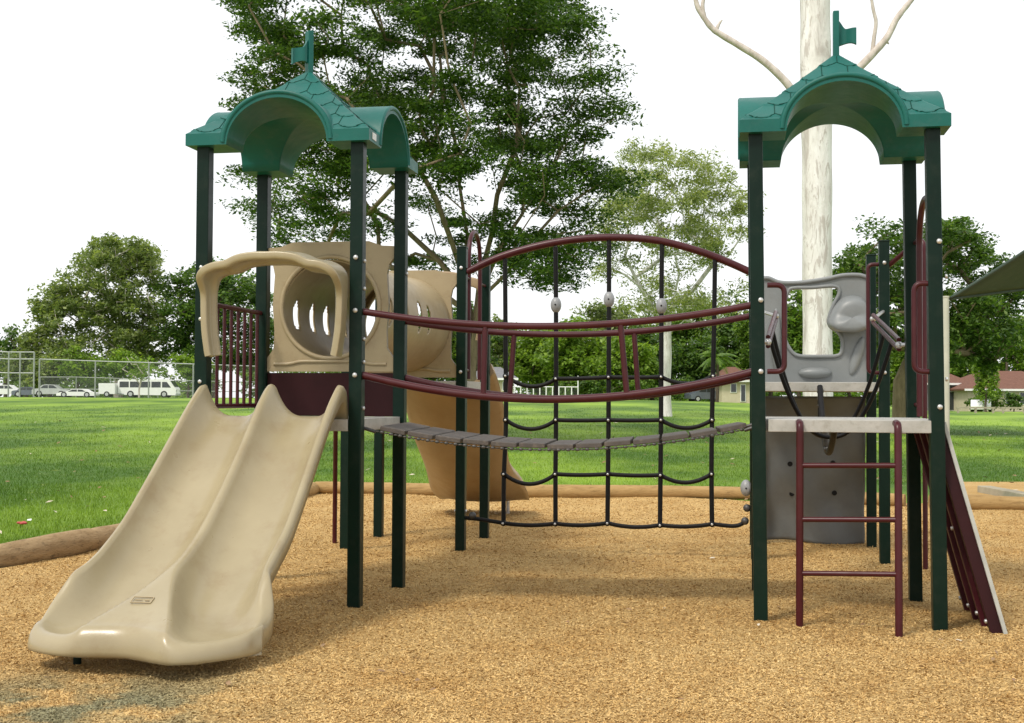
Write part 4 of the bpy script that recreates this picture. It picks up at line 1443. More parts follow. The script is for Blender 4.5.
def skeleton(base, fork, clumps, rtip, rng, taper=0.46, wob=0.12, stems=1, step=0.9, r0=None, guides=()):
    nodes = [np.array(base, float)]; par = [-1]
    nseg = max(3, int(np.linalg.norm(np.array(fork) - base) / step))
    for i in range(1, nseg + 1):
        p = np.array(base) + (np.array(fork) - base) * i / nseg + rng.normal(0, wob * 0.4, 3) * (1, 1, 0)
        nodes.append(p); par.append(len(nodes) - 2)
    forks = len(nodes) - 1
    tips = []
    for g in guides:            # main stems, given as polylines from the fork outward
        prev = forks - 1 - (len(g) % 2)
        for a_, b_ in zip([nodes[prev]] + list(g[:-1]), g):
            ns = max(1, int(np.linalg.norm(b_ - a_) / step))
            for i in range(1, ns + 1):
                nodes.append(a_ + (b_ - a_) * i / ns + rng.normal(0, wob * 0.6, 3)); par.append(prev); prev = len(nodes) - 1
    order = sorted(range(len(clumps)), key=lambda i: np.linalg.norm(clumps[i] - nodes[forks]))
    f0 = nodes[forks].copy()
    first = max(1, forks - 1)
    for ci in order:
        c = clumps[ci]
        A = np.array(nodes[first:])
        d = np.linalg.norm(A - c, axis=1)
        v = c - A
        up = v[:, 2] / np.maximum(d, 1e-6)
        outw = np.linalg.norm(A - f0, axis=1)
        cost = d * (1 + 0.9 * np.maximum(0, 0.15 - up)) + 0.22 * outw
        k = int(np.argmin(cost)) + first
        p0 = nodes[k]; L_ = np.linalg.norm(c - p0)
        ns = max(1, int(L_ / step))
        pd = p0 - nodes[par[k]] if par[k] >= 0 else np.array([0, 0, 1.0])
        pd = pd / max(1e-6, np.linalg.norm(pd))
        mid = p0 + pd * L_ * 0.35 + (c - p0) * 0.25 + np.array([0, 0, 0.08 * L_])
        prev = k
        for i in range(1, ns + 1):
            t = i / ns
            p = (1 - t) ** 2 * p0 + 2 * t * (1 - t) * mid + t * t * c + (rng.normal(0, wob, 3) * (0.5 if i < ns else 0))
            nodes.append(p); par.append(prev); prev = len(nodes) - 1
        tips.append(prev)
    cnt = np.zeros(len(nodes))
    for t in tips: cnt[t] += 1
    for i in range(len(nodes) - 1, 0, -1): cnt[par[i]] += cnt[i]
    rad = rtip * np.maximum(cnt, 1) ** taper
    if r0:
        k = r0 / rad[0]
        rad = rtip + (rad - rtip) * (r0 - rtip) / max(1e-6, rad[0] - rtip)
    return nodes, par, rad


def skeleton_mesh(mb, nodes, par, rad, n=7, flare=1.25):
    ch = {}
    for i, p in enumerate(par):
        if p >= 0: ch.setdefault(p, []).append(i)
    done = set()
    stack = [(0, None)]
    while stack:
        s, pre = stack.pop()
        path = [nodes[pre]] if pre is not None else []
        rr = [min(rad[s] * 1.1, rad[pre])] if pre is not None else []
        i = s
        while True:
            path.append(nodes[i]); rr.append(rad[i])
            c = ch.get(i, [])
            if not c: break
            c = sorted(c, key=lambda k: -rad[k])
            for k in c[1:]: stack.append((k, i))
            i = c[0]
        if pre is None: rr[0] *= flare
        if len(path) > 1: mb.tube([V(p) for p in path], [float(r) for r in rr], n, caps=False)


def tree(name, label, cat, base, fork_h, cc, rad3, ncl, per, lsize, csize, lmat, bmat, r0, seed, group='trees', shell=0.35,
         aspect=0.5, upb=0.6, droop=0.0, rtip=0.012, taper=0.46, cut=None, lean=(0, 0), step=0.9, wob=0.12, clumps=None, nside=7, guides=()):
    rng = np.random.default_rng(seed)
    base = np.array(base, float); cc = np.array(cc, float); rad3 = np.array(rad3, float)
    if clumps is None:
        cl = []
        while len(cl) < ncl:
            q = rng.normal(0, 1, 3); q /= np.linalg.norm(q)
            r = (shell + (1 - shell) * rng.random()) ** 0.6
            p = cc + q * rad3 * r
            if cut is not None and not cut(p, q * r): continue
            cl.append(p)
        clumps = np.array(cl)
    fork = base + np.array([lean[0], lean[1], fork_h])
    th = thing(name, label, cat, V(base), group)
    nodes, par, rr = skeleton(base - np.array([0, 0, 0.3]), fork, clumps, rtip, rng, taper, wob, step=step, r0=r0, guides=guides)
    mb = MB(); skeleton_mesh(mb, nodes, par, rr, nside)
    mb.build('trunk', bmat, th)
    C = []
    for c in clumps:
        k = int(per * rng.uniform(0.4, 1.6)); sc = rng.uniform(0.6, 1.35)
        q = rng.normal(0, 1, (k, 3)); q /= np.linalg.norm(q, axis=1, keepdims=True)
        q *= (rng.random((k, 1)) ** 0.45)
        # several lobes to break the ball
        lob = rng.normal(0, 0.45, (5, 3)) * np.array([csize[0], csize[0], csize[1]])
        C.append(c + lob[rng.integers(0, 5, k)] + q * np.array([csize[0], csize[0], csize[1]]) * sc * 0.8)
    leaves('crown', np.concatenate(C), lsize, lmat, th, rng, aspect, upb, droop)
    return th


def zg(x, y): return ground_z(x, y)


def tpos(px, Y): 
    p = at(px, 397, Y); return (p.x, Y, zg(p.x, Y))


def crown_at(px, py, Y): 
    p = at(px, py, Y); return (p.x, p.y, p.z)


# big spreading tree behind the left tower: clump centres follow the crown seen in the photo
YB = 38.0
rngb = np.random.default_rng(21)
outline = [(238, -60), (232, 20), (252, 45), (228, 62), (236, 118), (254, 150), (236, 180), (246, 232), (268, 258), (300, 235), (330, 262), (400, 268), (455, 262), (500, 284), (556, 288), (600, 262), (622, 232), (604, 206), (628, 188), (596, 162), (588, 140), (640, 112), (632, 92), (600, 78), (612, 52), (585, 20), (560, -60), (480, -120), (330, -120)]


def inside(px, py, poly):
    c = False; j = len(poly) - 1
    for i in range(len(poly)):
        xi, yi = poly[i]; xj, yj = poly[j]
        if (yi > py) != (yj > py) and px < (xj - xi) * (py - yi) / (yj - yi) + xi: c = not c
        j = i
    return c


cl = []
tries = 0
while len(cl) < 350 and tries < 90000:
    tries += 1
    px, py = rngb.uniform(225, 642), rngb.uniform(-115, 290)
    if not inside(432 + (px - 432) / 0.94, py, outline): continue
    u = (px - 432) / 208
    if py > 175 and abs(px - 440) < 95 and rngb.random() < 0.5: continue
    if py > 120 and px < 400 and rngb.random() < 0.25: continue
    depth = math.sqrt(max(0.05, 1 - u * u)) * 5.6
    p = at(px, py, YB + rngb.uniform(-depth, depth))
    p = np.array(p)
    if any(np.linalg.norm((p - q) * (1, 1, 2.0)) < 0.64 for q in cl): continue
    cl.append(p)
bx = tpos(474, YB)
GD = [[(468, 290, 0), (452, 240, -0.6), (436, 195, -1.0), (408, 150, -1.6), (380, 105, -2.0)],
      [(470, 285, 0.3), (466, 235, 0.8), (462, 185, 1.2), (450, 120, 1.6), (440, 55, 1.8)],
      [(478, 280, 0), (488, 235, -0.4), (500, 195, -0.8), (512, 150, -1.2), (520, 90, -1.8)],
      [(480, 290, 0.2), (502, 248, 0.6), (522, 214, 1.0), (548, 172, 1.6), (578, 120, 2.0)],
      [(478, 300, -0.2), (505, 275, -0.6), (536, 240, -1.2), (562, 212, -1.6), (600, 185, -1.8)],
      [(464, 300, 0.2), (440, 262, 0.6), (404, 228, 1.0), (360, 200, 1.4), (312, 168, 1.6)],
      [(462, 310, -0.2), (430, 285, -0.6), (380, 262, -1.0), (326, 245, -1.4), (280, 228, -1.6)]]
GD = [[np.array(at(x, y, YB + dy_)) for x, y, dy_ in g] for g in GD]
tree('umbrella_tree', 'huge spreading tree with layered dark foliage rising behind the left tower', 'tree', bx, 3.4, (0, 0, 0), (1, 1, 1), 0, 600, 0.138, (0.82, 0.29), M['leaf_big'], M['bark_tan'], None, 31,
     rtip=0.0125, taper=0.46, guides=GD, clumps=np.array(cl), aspect=0.42, upb=0.9, wob=0.10, nside=8, group='trees round the park')

# white gum: trunk and bare limbs behind the right platform
YG = 30.0
gum = thing('white_gum_tree', 'tall white-barked gum trunk with bare limbs behind the right tower', 'tree', tpos(817, YG), 'trees round the park')
tp = [(818.5, 462, 0.37), (818, 400, 0.355), (817.5, 330, 0.345), (817, 250, 0.345), (817, 180, 0.352), (816.5, 120, 0.358), (815.5, 60, 0.36), (815, 0, 0.355), (813, -80, 0.33), (808, -170, 0.30)]
path = spline([at(x, y, YG) for x, y, r in tp], 6); rr = []
for i in range(len(path)):
    t = i / 6; k = min(int(t), len(tp) - 2); rr.append((tp[k][2] + (tp[k + 1][2] - tp[k][2]) * (t - k)) * (1 + 0.02 * math.sin(i * 0.9)))
MB().tube(path, rr, 28).build('trunk', M['bark_mottled'], gum)
limbs = [([(806, 118), (793, 92), (781, 77), (762, 60), (740, 46), (720, 34), (711, 27), (703, 16), (697, 5), (690, -25), (670, -70)], 0.100, 0.05, YG - 0.2),
         ([(826, 110), (846, 82), (866, 61), (880, 46), (888, 36), (896, 20), (904, 9), (914, -4), (935, -40)], 0.105, 0.055, YG + 0.2),
         ([(872, 55), (874, 38), (876, 22), (873, 8), (871, -12), (874, -50)], 0.055, 0.03, YG + 0.25),
         ([(716, 31), (719, 24), (722, 20)], 0.05, 0.02, YG - 0.2), ([(881, 45), (886, 42), (889, 44)], 0.05, 0.02, YG + 0.2), ([(704, 17), (703, 2), (712, -30)], 0.06, 0.03, YG - 0.2)]
for pts, r0, r1, yy in limbs:
    path = spline([at(x, y, yy) for x, y in pts], 6)
    MB().tube(path, [r0 + (r1 - r0) * i / (len(path) - 1) * (1 + 0.1 * math.sin(i * 1.3)) for i in range(len(path))], 12).build('limb', M['bark_limb'], gum)

GB = 'trees round the park'
# left: big eucalypt behind the tennis court and its neighbour


def outline_clumps(poly, Y, dep, n, mind, seed, cx, hw):
    rg = np.random.default_rng(seed)
    x0, x1 = min(p[0] for p in poly), max(p[0] for p in poly); y0, y1 = min(p[1] for p in poly), max(p[1] for p in poly)
    out = []; k = 0
    while len(out) < n and k < 60000:
        k += 1
        px, py = rg.uniform(x0, x1), rg.uniform(y0, y1)
        if not inside(px, py, poly): continue
        d = math.sqrt(max(0.08, 1 - ((px - cx) / hw) ** 2)) * dep
        p = np.array(at(px, py, Y + rg.uniform(-d, d)))
        if any(np.linalg.norm(p - q) < mind for q in out): continue
        out.append(p)
    return np.array(out)


og1 = [(38, 345), (41, 302), (54, 282), (74, 264), (83, 247), (104, 238), (128, 238), (148, 244), (152, 268), (160, 285), (164, 310), (162, 345), (152, 366), (66, 368), (46, 360)]
tree('gum_tree', 'big rounded olive gum tree behind the tennis fence at the left', 'tree', tpos(118, 160), 5, (0, 0, 0), (1, 1, 1), 0, 210, 0.52, (1.6, 1.0), M['leaf_gum'], M['bark_limb'], 0.42, 41, GB, droop=0.5, rtip=0.04, step=1.6, wob=0.3, clumps=outline_clumps(og1, 160, 7, 170, 1.25, 401, 105, 66))
og2 = [(166, 285), (180, 270), (205, 264), (232, 268), (258, 280), (272, 304), (276, 340), (268, 366), (172, 366), (162, 330)]
tree('gum_tree', 'darker lower gum tree between the slide hood and the big left gum', 'tree', tpos(215, 158), 4, (0, 0, 0), (1, 1, 1), 0, 190, 0.50, (1.5, 0.95), M['leaf_dusk'], M['bark_dark'], 0.4, 42, GB, droop=0.4, rtip=0.04, step=1.6, wob=0.3, clumps=outline_clumps(og2, 158, 6, 130, 1.2, 402, 220, 60))
tree('gum_tree', 'small shaggy gum tree at the far left edge above the fence', 'tree', tpos(50, 165), 3, crown_at(48, 350, 165), (3.4, 3, 4.2), 30, 110, 0.58, (1.3, 0.9), M['leaf_gum'], M['bark_dark'], 0.3, 43, GB, rtip=0.05, step=1.6)
tree('dark_tree', 'dark little tree on the left edge of the picture', 'tree', tpos(6, 165), 3, crown_at(6, 356, 165), (3.6, 3, 3.6), 26, 110, 0.6, (1.3, 0.9), M['leaf_dusk'], M['bark_dark'], 0.3, 44, GB, rtip=0.05, step=1.6)
tree('dark_tree', 'low olive tree right of the dark one at the left edge', 'tree', tpos(26, 160), 2.5, crown_at(27, 362, 160), (2.8, 3, 2.9), 22, 110, 0.55, (1.2, 0.8), M['leaf_gum'], M['bark_dark'], 0.25, 45, GB, rtip=0.05, step=1.6)
for px, w_, py, lab, sd_ in ((78, 3.4, 366, 'lime-green bush behind the tennis fence, left of the minibus', 51), (122, 3.6, 364, 'lime-green leafy tree behind the fence, above the white minibus', 52), (188, 3.0, 370, 'pale green bush right of the minibus behind the fence', 53), (45, 2.6, 375, 'olive shrub behind the tall tennis gate', 54)):
    tree('bush', lab, 'bush', tpos(px, 147), 1.2, crown_at(px, py, 147), (w_, 2.4, 1.9), 34, 110, 0.42, (0.95, 0.6), M['leaf_lime'] if sd_ < 54 else M['leaf_gum'], M['bark_dark'], 0.14, sd_, GB, shell=0.1, rtip=0.03, step=1.2)
tree('young_tree', 'thin young tree in front of the white minibus', 'tree', tpos(139, 128), 1.4, crown_at(139, 368, 128), (2.1, 2, 1.5), 26, 36, 0.30, (0.7, 0.4), M['leaf_lime'], M['bark_limb'], 0.09, 55, GB, shell=0.1, rtip=0.025, step=0.8)

# pale gum in the middle distance
YM = 62.0
rngm = np.random.default_rng(77)
outm = [(600, 190), (612, 160), (640, 142), (672, 138), (706, 150), (722, 170), (746, 190), (752, 235), (748, 280), (735, 320), (715, 335), (690, 318), (655, 322), (620, 312), (612, 290), (592, 268), (604, 240), (588, 215)]
cl = []; tries = 0
while len(cl) < 165 and tries < 60000:
    tries += 1
    px, py = rngm.uniform(585, 755), rngm.uniform(136, 340)
    if not inside(px, py, outm): continue
    if py > 255 and rngm.random() < 0.5: continue
    u = (px - 670) / 85
    dep = math.sqrt(max(0.05, 1 - u * u)) * 3.4
    p = np.array(at(px, py, YM + rngm.uniform(-dep, dep)))
    if any(np.linalg.norm(p - q) < 0.48 for q in cl): continue
    cl.append(p)
tree('pale_gum_tree', 'pale feathery gum tree with a white trunk beyond the net', 'tree', tpos(667, YM), 5.0, (0, 0, 0), (1, 1, 1), 0, 190, 0.20, (0.66, 0.44), M['leaf_pale'], M['bark_white'], 0.23, 78, GB, rtip=0.010, taper=0.55, clumps=np.array(cl), aspect=0.36, droop=0.9, wob=0.1)

# dark tree on the right beyond the sail
YR = 48.0
rngr = np.random.default_rng(88)
outr = [(838, 262), (850, 248), (880, 232), (905, 228), (945, 225), (975, 234), (1000, 256), (1018, 285), (1022, 320), (1020, 350), (985, 368), (960, 352), (930, 350), (900, 352), (870, 345), (845, 358), (836, 330), (832, 295)]
cl = []; tries = 0
while len(cl) < 150 and tries < 60000:
    tries += 1
    px, py = rngr.uniform(830, 1024), rngr.uniform(222, 372)
    if not inside(px, py, outr): continue
    u = (px - 928) / 96
    dep = math.sqrt(max(0.05, 1 - u * u)) * 3.4
    p = np.array(at(px, py, YR + rngr.uniform(-dep, dep)))
    if any(np.linalg.norm(p - q) < 0.5 for q in cl): continue
    cl.append(p)
tree('shade_tree', 'dense dark round-topped tree behind the shade sail and right tower', 'tree', tpos(902, YR), 1.9, (0, 0, 0), (1, 1, 1), 0, 300, 0.18, (0.70, 0.36), M['leaf_dusk'], M['bark_tan'], 0.36, 89, GB, rtip=0.02, taper=0.45, clumps=np.array(cl), upb=0.8)

# treeline behind the lawn
TL = [(425, 128, 352, 3.4, 4.0, 'leaf_mid', 'mid-green tree far behind the tan tunnel'),
      (462, 132, 345, 3.6, 4.6, 'leaf_dusk', 'dark tree far behind the tan tunnel and the net'),
      (505, 150, 352, 4.0, 4.4, 'leaf_gum', 'olive tree over the grey roof of the far left house'),
      (540, 135, 360, 3.2, 3.4, 'leaf_lime', 'lime-green tree behind the white pool fence'),
      (577, 128, 358, 3.7, 3.9, 'leaf_lime', 'bushy lime-green tree right of the white pool fence'),
      (607, 150, 340, 4.6, 5.2, 'leaf_gum', 'tall hazy olive tree behind the middle of the net'),
      (627, 124, 366, 2.9, 2.9, 'leaf_lime', 'low bushy tree under the pale gum at its left'),
      (652, 130, 362, 3.0, 3.4, 'leaf_dusk', 'dark bushy tree directly behind the white trunk of the pale gum'),
      (697, 132, 366, 2.4, 3.0, 'leaf_dusk', 'dark shrubby tree right of the white trunk beyond the net'),
      (742, 142, 345, 4.4, 5.2, 'leaf_dusk', 'tall dark tree beyond the net beside the right tower post'),
      (690, 155, 340, 4.6, 5.0, 'leaf_mid', 'green tree over the parked blue car'),
      (770, 134, 350, 4.2, 4.9, 'leaf_mid', 'green tree seen left of the grey window panel'),
      (798, 118, 335, 2.6, 5.0, 'leaf_mid', 'green tree framed in the grey window panel'),
      (850, 136, 352, 4.6, 4.2, 'leaf_mid', 'mid-green tree behind the dark shade tree at its left'),
      (905, 150, 362, 5.0, 3.8, 'leaf_lime', 'light green tree low behind the trunk of the shade tree'),
      (955, 148, 352, 4.2, 4.0, 'leaf_mid', 'green tree above the far carport at the right'),
      (1012, 150, 345, 4.4, 4.6, 'leaf_lime', 'light green tree behind the terracotta house at the right edge')]
for i, (px, Y, py, rx, rz, lm, lab) in enumerate(TL):
    tree('background_tree', lab, 'tree', tpos(px, Y), 1.8, crown_at(px, py, Y), (rx, rx * 0.75, rz), int(34 + rx * 13), 150, 0.46, (1.15, 0.75), M[lm], M['bark_dark'], 0.22, 100 + i, 'background trees behind the lawn', shell=0.15, rtip=0.035, step=1.4, wob=0.2)
# the wood far behind everything: one mass nobody could count
rngw = np.random.default_rng(300)
C = []
for k in range(420):
    x = rngw.uniform(-95, 95); Y = rngw.uniform(185, 215)
    top = 4.6 + 1.6 * math.sin(x * 0.13) + 1.2 * math.sin(x * 0.31 + 2) + (1.6 if x > -25 else 0)
    q = rngw.normal(0, 1, (170, 3)); q /= np.linalg.norm(q, axis=1, keepdims=True); q *= rngw.random((170, 1)) ** 0.4
    C.append(np.array([x, Y, rngw.uniform(0.2, top)]) + q * (2.2, 1.6, 1.3))
o = leaves('far_wood', np.concatenate(C), 0.75, M['leaf_mid'], None, rngw, 0.5, 0.6, 0.3)
tag(o, 'distant line of trees and scrub closing the view behind the park', 'wood', kind='stuff')
# low shrubs at the far edge of the lawn
for i, (px, Y, py, rx, rz, lm, lab) in enumerate([
    (562, 116, 388, 1.3, 0.8, 'leaf_mid', 'low shrub at the right end of the white pool fence'), (600, 118, 386, 2.4, 1.1, 'leaf_dusk', 'long low dark shrub on the far lawn edge behind the net'),
    (640, 118, 387, 2.0, 1.0, 'leaf_mid', 'low green shrub left of the white gum trunk'), (680, 120, 386, 1.4, 1.1, 'leaf_dusk', 'dark low shrub just left of the blue car'),
    (978, 118, 402, 0.9, 0.75, 'leaf_dusk', 'round dark shrub in front of the cream house wall'), (994, 118, 400, 1.0, 1.0, 'leaf_mid', 'tall green shrub in front of the cream house wall'),
    (1014, 118, 401, 0.8, 0.8, 'leaf_dusk', 'dark shrub at the right edge beside the house')]):
    tree('shrub', lab, 'shrub', tpos(px, Y), 0.4, crown_at(px, py, Y), (rx, 0.8, rz), int(10 + rx * 6), 90, 0.26, (0.42, 0.32), M[lm], M['bark_dark'], 0.06, 140 + i, 'shrubs at the far lawn edge', shell=0.1, rtip=0.02, step=0.6)


def palm(px, Y, py, rad_, label, lm, seed, nf=22):
    rng = np.random.default_rng(seed)
    b = V(tpos(px, Y)); top = at(px, py, Y)
    th = thing('palm', label, 'palm', b, 'palms beyond the lawn')
    MB().tube([b - EZ * 0.2, b.lerp(top, 0.5) + V((0.1, 0, 0)), top], [0.16, 0.13, 0.12], 8).build('trunk', M['bark_dark'], th)
    m = MB()
    for k in range(nf):
        a = rng.random() * 6.28; el = rng.uniform(-0.2, 1.2)
        d = V((math.cos(a) * math.cos(el), math.sin(a) * math.cos(el), math.sin(el)))
        L_ = rad_ * rng.uniform(0.7, 1.1)
        spine = [top + d * (L_ * t) - EZ * (L_ * 0.55 * t * t) for t in np.linspace(0, 1, 9)]
        sd_ = d.cross(EZ); sd_ = sd_.normalized() if sd_.length > 0.01 else V((1, 0, 0))
        for j in range(1, 9):
            for s in (-1, 1):
                for h in range(3):
                    p = spine[j - 1].lerp(spine[j], h / 3); t = (j + h / 3) / 9
                    ll = rad_ * 0.30 * math.sin(min(1, t + 0.1) * 2.9)
                    q = p + sd_ * (s * ll * 0.75) + (spine[j] - spine[j - 1]).normalized() * ll * 0.55 - EZ * ll * 0.35
                    wv = (spine[j] - spine[j - 1]).normalized() * 0.05
                    m.add([p - wv, p + wv, q], [[0, 1, 2]], 0, False)
    m.build('fronds', M[lm], th)


palm(717, 112, 356, 2.4, 'spiky green palm right of the white gum trunk beyond the net', 'leaf_mid', 201)
tree('weeping_tree', 'slim drooping pale-green tree in front of the terracotta roof', 'tree', tpos(986, 112), 1.6, crown_at(986, 377, 112), (1.1, 0.9, 2.1), 26, 120, 0.30, (0.45, 0.75), M['leaf_lime'], M['bark_dark'], 0.10, 202, GB, shell=0.1, droop=1.6, rtip=0.02, step=0.8)
palm(1006, 140, 335, 2.6, 'tall feathery palm over the house at the right edge', 'leaf_mid', 203)

# ------------------------------------------------------------------ tennis fences
def fence(name, label, pts, rails, mat_post, lk, group, rpost=0.05):
    """pts: list of (px, ytop px, Y); rails: fractions of the height"""
    P = []
    for px, yt, Y in pts:
        b = V(tpos(px, Y)); t = at(px, yt, Y)
        P.append((b, V((b.x, b.y, t.z))))
    th = thing(name, label, 'fence', P[0][0], group)
    for b, t in P:
        MB().tube([b - EZ * 0.3, t], rpost, 8).build('fence_post', mat_post, th)
    for fr in rails:
        MB().tube([b.lerp(t, fr) for b, t in P], rpost * 0.8, 8).build('rail', mat_post, th)
    if lk:
        for (b0, t0), (b1, t1_) in zip(P, P[1:]):
            MB().add([b0, b1, t1_, t0], [[0, 1, 2, 3]], 0, False).build('wire_mesh', M['link'], th)
    return th


fence('court_fence', 'long high chain-link fence in front of the white minibus', [(39, 359, 122), (95, 361, 122), (148.5, 362.5, 122), (193, 364, 122), (250, 366, 122), (310, 367, 122)], [0.995], M['galv'], True, 'tennis court fences', 0.075)
fence('court_fence', 'taller chain-link fence section with three rails at the left edge', [(-60, 350, 112), (-8, 351, 112), (8.2, 352, 112), (19.6, 352, 112), (33.6, 352, 112)], [0.53, 0.84, 0.995], M['galv'], True, 'tennis court fences', 0.075)
fence('court_fence', 'lower far fence with a shade strip behind the parked trailer', [(40, 377, 141), (76, 377, 141), (110, 378, 141), (158, 380, 141), (200, 381, 141), (260, 382, 141)], [0.45, 0.995], M['galv'], True, 'tennis court fences', 0.05)
# white pool fence in the middle
pf = thing('pool_fence', 'white upright-bar fence at the far edge of the lawn beyond the net', 'fence', tpos(520, 110))
xs_ = np.linspace(508, 578, 12)
bars = [V(tpos(x, 110)) for x in xs_]
for z in (1.12, 0.12):
    MB().tube([p + EZ * z for p in bars], 0.04, 6).build('rail', M['white'], pf)
for i, p in enumerate(bars):
    MB().tube([p - EZ * 0.2, p + EZ * (1.15 if i < 11 else 2.1)], 0.05, 6).build('fence_post', M['white'], pf)
MB().add([bars[0] + EZ * .1, bars[-1] + EZ * .1, bars[-1] + EZ * 1.1, bars[0] + EZ * 1.1], [[0, 1, 2, 3]], 0, False).build('wire_mesh', M['link'], pf)


# ------------------------------------------------------------------ vehicles
def vehicle(kind, label, cat, px_c, Y, length, height, width, yaw, paint, py_base, prof_, win, wheels, group):
    """side profile extruded across its width, facing +x (front) before the turn by yaw"""
    b = V(tpos(px_c, Y)); b.z = at(px_c, py_base, Y).z
    fx = V((math.cos(yaw), math.sin(yaw), 0)); sx = V((math.sin(yaw), -math.cos(yaw), 0))   # sx: side facing the camera
    th = thing(kind, label, cat, b, group)
    P = lambda x, z, y=0.0: b + fx * (x * length) + EZ * (z * height) + sx * (y * width)
    m = MB()
    pts = [P(x, z, 0.5) for x, z in prof_]
    m.prism(pts, -sx, width)
    o = m.build('body', paint, th)
    md = o.modifiers.new('bevel', 'BEVEL'); md.width = 0.07; md.segments = 3; md.limit_method = 'ANGLE'
    for wn in win:
        w1 = MB()
        for s in (1, -1):
            w1.prism([P(x, z, 0.5 * s + 0.006 * s) for x, z in wn], -sx * s, 0.02)
        w1.build('window', M['glass'], th)
    for wx, wr in wheels:
        for s in (1, -1):
            c_ = P(wx, 0, 0.5 * s) + EZ * wr - sx * (0.10 * s)
            w2 = MB().tube([c_ - sx * (0.11 * s), c_ + sx * (0.125 * s)], wr, 18).build('wheel', M['tyre'], th)
            MB().tube([c_ + sx * (0.12 * s), c_ + sx * (0.135 * s)], wr * 0.6, 14).build('rim', M['silvercar'], w2)
    return th, P


th, P = vehicle('minibus', 'white minibus parked behind the tennis fence', 'minibus', 149, 136, 6.2, 1.95, 1.8, 0.0, M['white'], 397.5,
    [(-0.5, 0.14), (-0.5, 0.90), (-0.47, 0.99), (0.33, 1.0), (0.39, 0.96), (0.47, 0.60), (0.50, 0.50), (0.505, 0.20), (0.49, 0.13)],
    [[(-0.47, 0.55), (-0.47, 0.87), (-0.31, 0.87), (-0.31, 0.55)], [(-0.29, 0.55), (-0.29, 0.87), (-0.13, 0.87), (-0.13, 0.55)], [(-0.11, 0.55), (-0.11, 0.87), (0.06, 0.87), (0.06, 0.55)], [(0.08, 0.55), (0.08, 0.87), (0.24, 0.87), (0.24, 0.55)], [(0.265, 0.55), (0.265, 0.86), (0.345, 0.86), (0.42, 0.55)]],
    [(-0.28, 0.36), (0.30, 0.36)], 'vehicles parked beyond the lawn')
m = MB().prism([P(0.40, 0.93, 0.44), P(0.478, 0.60, 0.44), P(0.478, 0.60, -0.44), P(0.40, 0.93, -0.44)], P(1, 1) - P(0, 0), 0.03)
m.build('windscreen', M['glass'], th)
MB().box(P(0.505, 0.17), (0.10, 1.9, 0.22), (V((1, 0, 0)), V((0, 1, 0)), EZ), bev=0.03).build('bumper', M['silvercar'], th)
MB().box(P(0.505, 0.38, 0.36), (0.04, 0.3, 0.16), bev=0.02).build('headlight', M['steel'], th)
MB().box(P(0.505, 0.38, -0.36), (0.04, 0.3, 0.16), bev=0.02).build('headlight', M['steel'], th)

th, P = vehicle('box_trailer', 'white box trailer parked left of the minibus', 'trailer', 108.5, 135, 1.7, 1.47, 1.5, 0.05, M['white'], 397,
    [(-0.5, 0.22), (-0.5, 0.97), (-0.47, 1.0), (0.47, 1.0), (0.5, 0.97), (0.5, 0.22)], [], [(0.0, 0.30)], 'vehicles parked beyond the lawn')
m = MB(); m.tube([P(0.5, 0.25), P(0.95, 0.22)], 0.05, 6); m.build('drawbar', M['galv'], th)
CAR = [(-0.5, 0.20), (-0.5, 0.55), (-0.45, 0.62), (-0.33, 0.66), (-0.22, 0.95), (-0.12, 1.0), (0.10, 0.98), (0.25, 0.66), (0.42, 0.58), (0.5, 0.45), (0.5, 0.20)]
CWIN = [[(-0.27, 0.68), (-0.18, 0.92), (-0.06, 0.94), (-0.06, 0.68)], [(-0.04, 0.68), (-0.04, 0.94), (0.09, 0.92), (0.20, 0.68)]]
CWH = [(-0.30, 0.31), (0.30, 0.31)]
vehicle('parked_car', 'silver car parked behind the fence left of the box trailer', 'car', 52, 136, 3.8, 1.30, 1.7, 0.1, M['silvercar'], 396.5, CAR, CWIN, CWH, 'vehicles parked beyond the lawn')
vehicle('parked_car', 'low white car between the silver car and the box trailer', 'car', 78, 136, 4.1, 0.92, 1.7, 3.14, M['white'], 397.5, CAR, CWIN, CWH, 'vehicles parked beyond the lawn')
vehicle('parked_car', 'grey-blue car behind the tall fence at the left edge', 'car', 29, 136, 3.3, 1.1, 1.7, 0.2, M['bluecar'], 397, CAR, CWIN, CWH, 'vehicles parked beyond the lawn')
vehicle('parked_car', 'white car cut by the left edge of the picture', 'car', 8, 136, 3.7, 1.25, 1.7, 0.1, M['white'], 396.5, CAR, CWIN, CWH, 'vehicles parked beyond the lawn')
vehicle('parked_car', 'blue-grey car parked by the orange house beyond the net', 'car', 705, 126, 3.7, 1.45, 1.7, 0.25, M['bluecar'], 402, CAR, CWIN, CWH, 'vehicles parked beyond the lawn')
vehicle('parked_car', 'white car in front of the terracotta-roofed house at the right', 'car', 981, 114, 3.0, 1.1, 1.7, 1.2, M['white'], 412, CAR, CWIN, CWH, 'vehicles parked beyond the lawn')


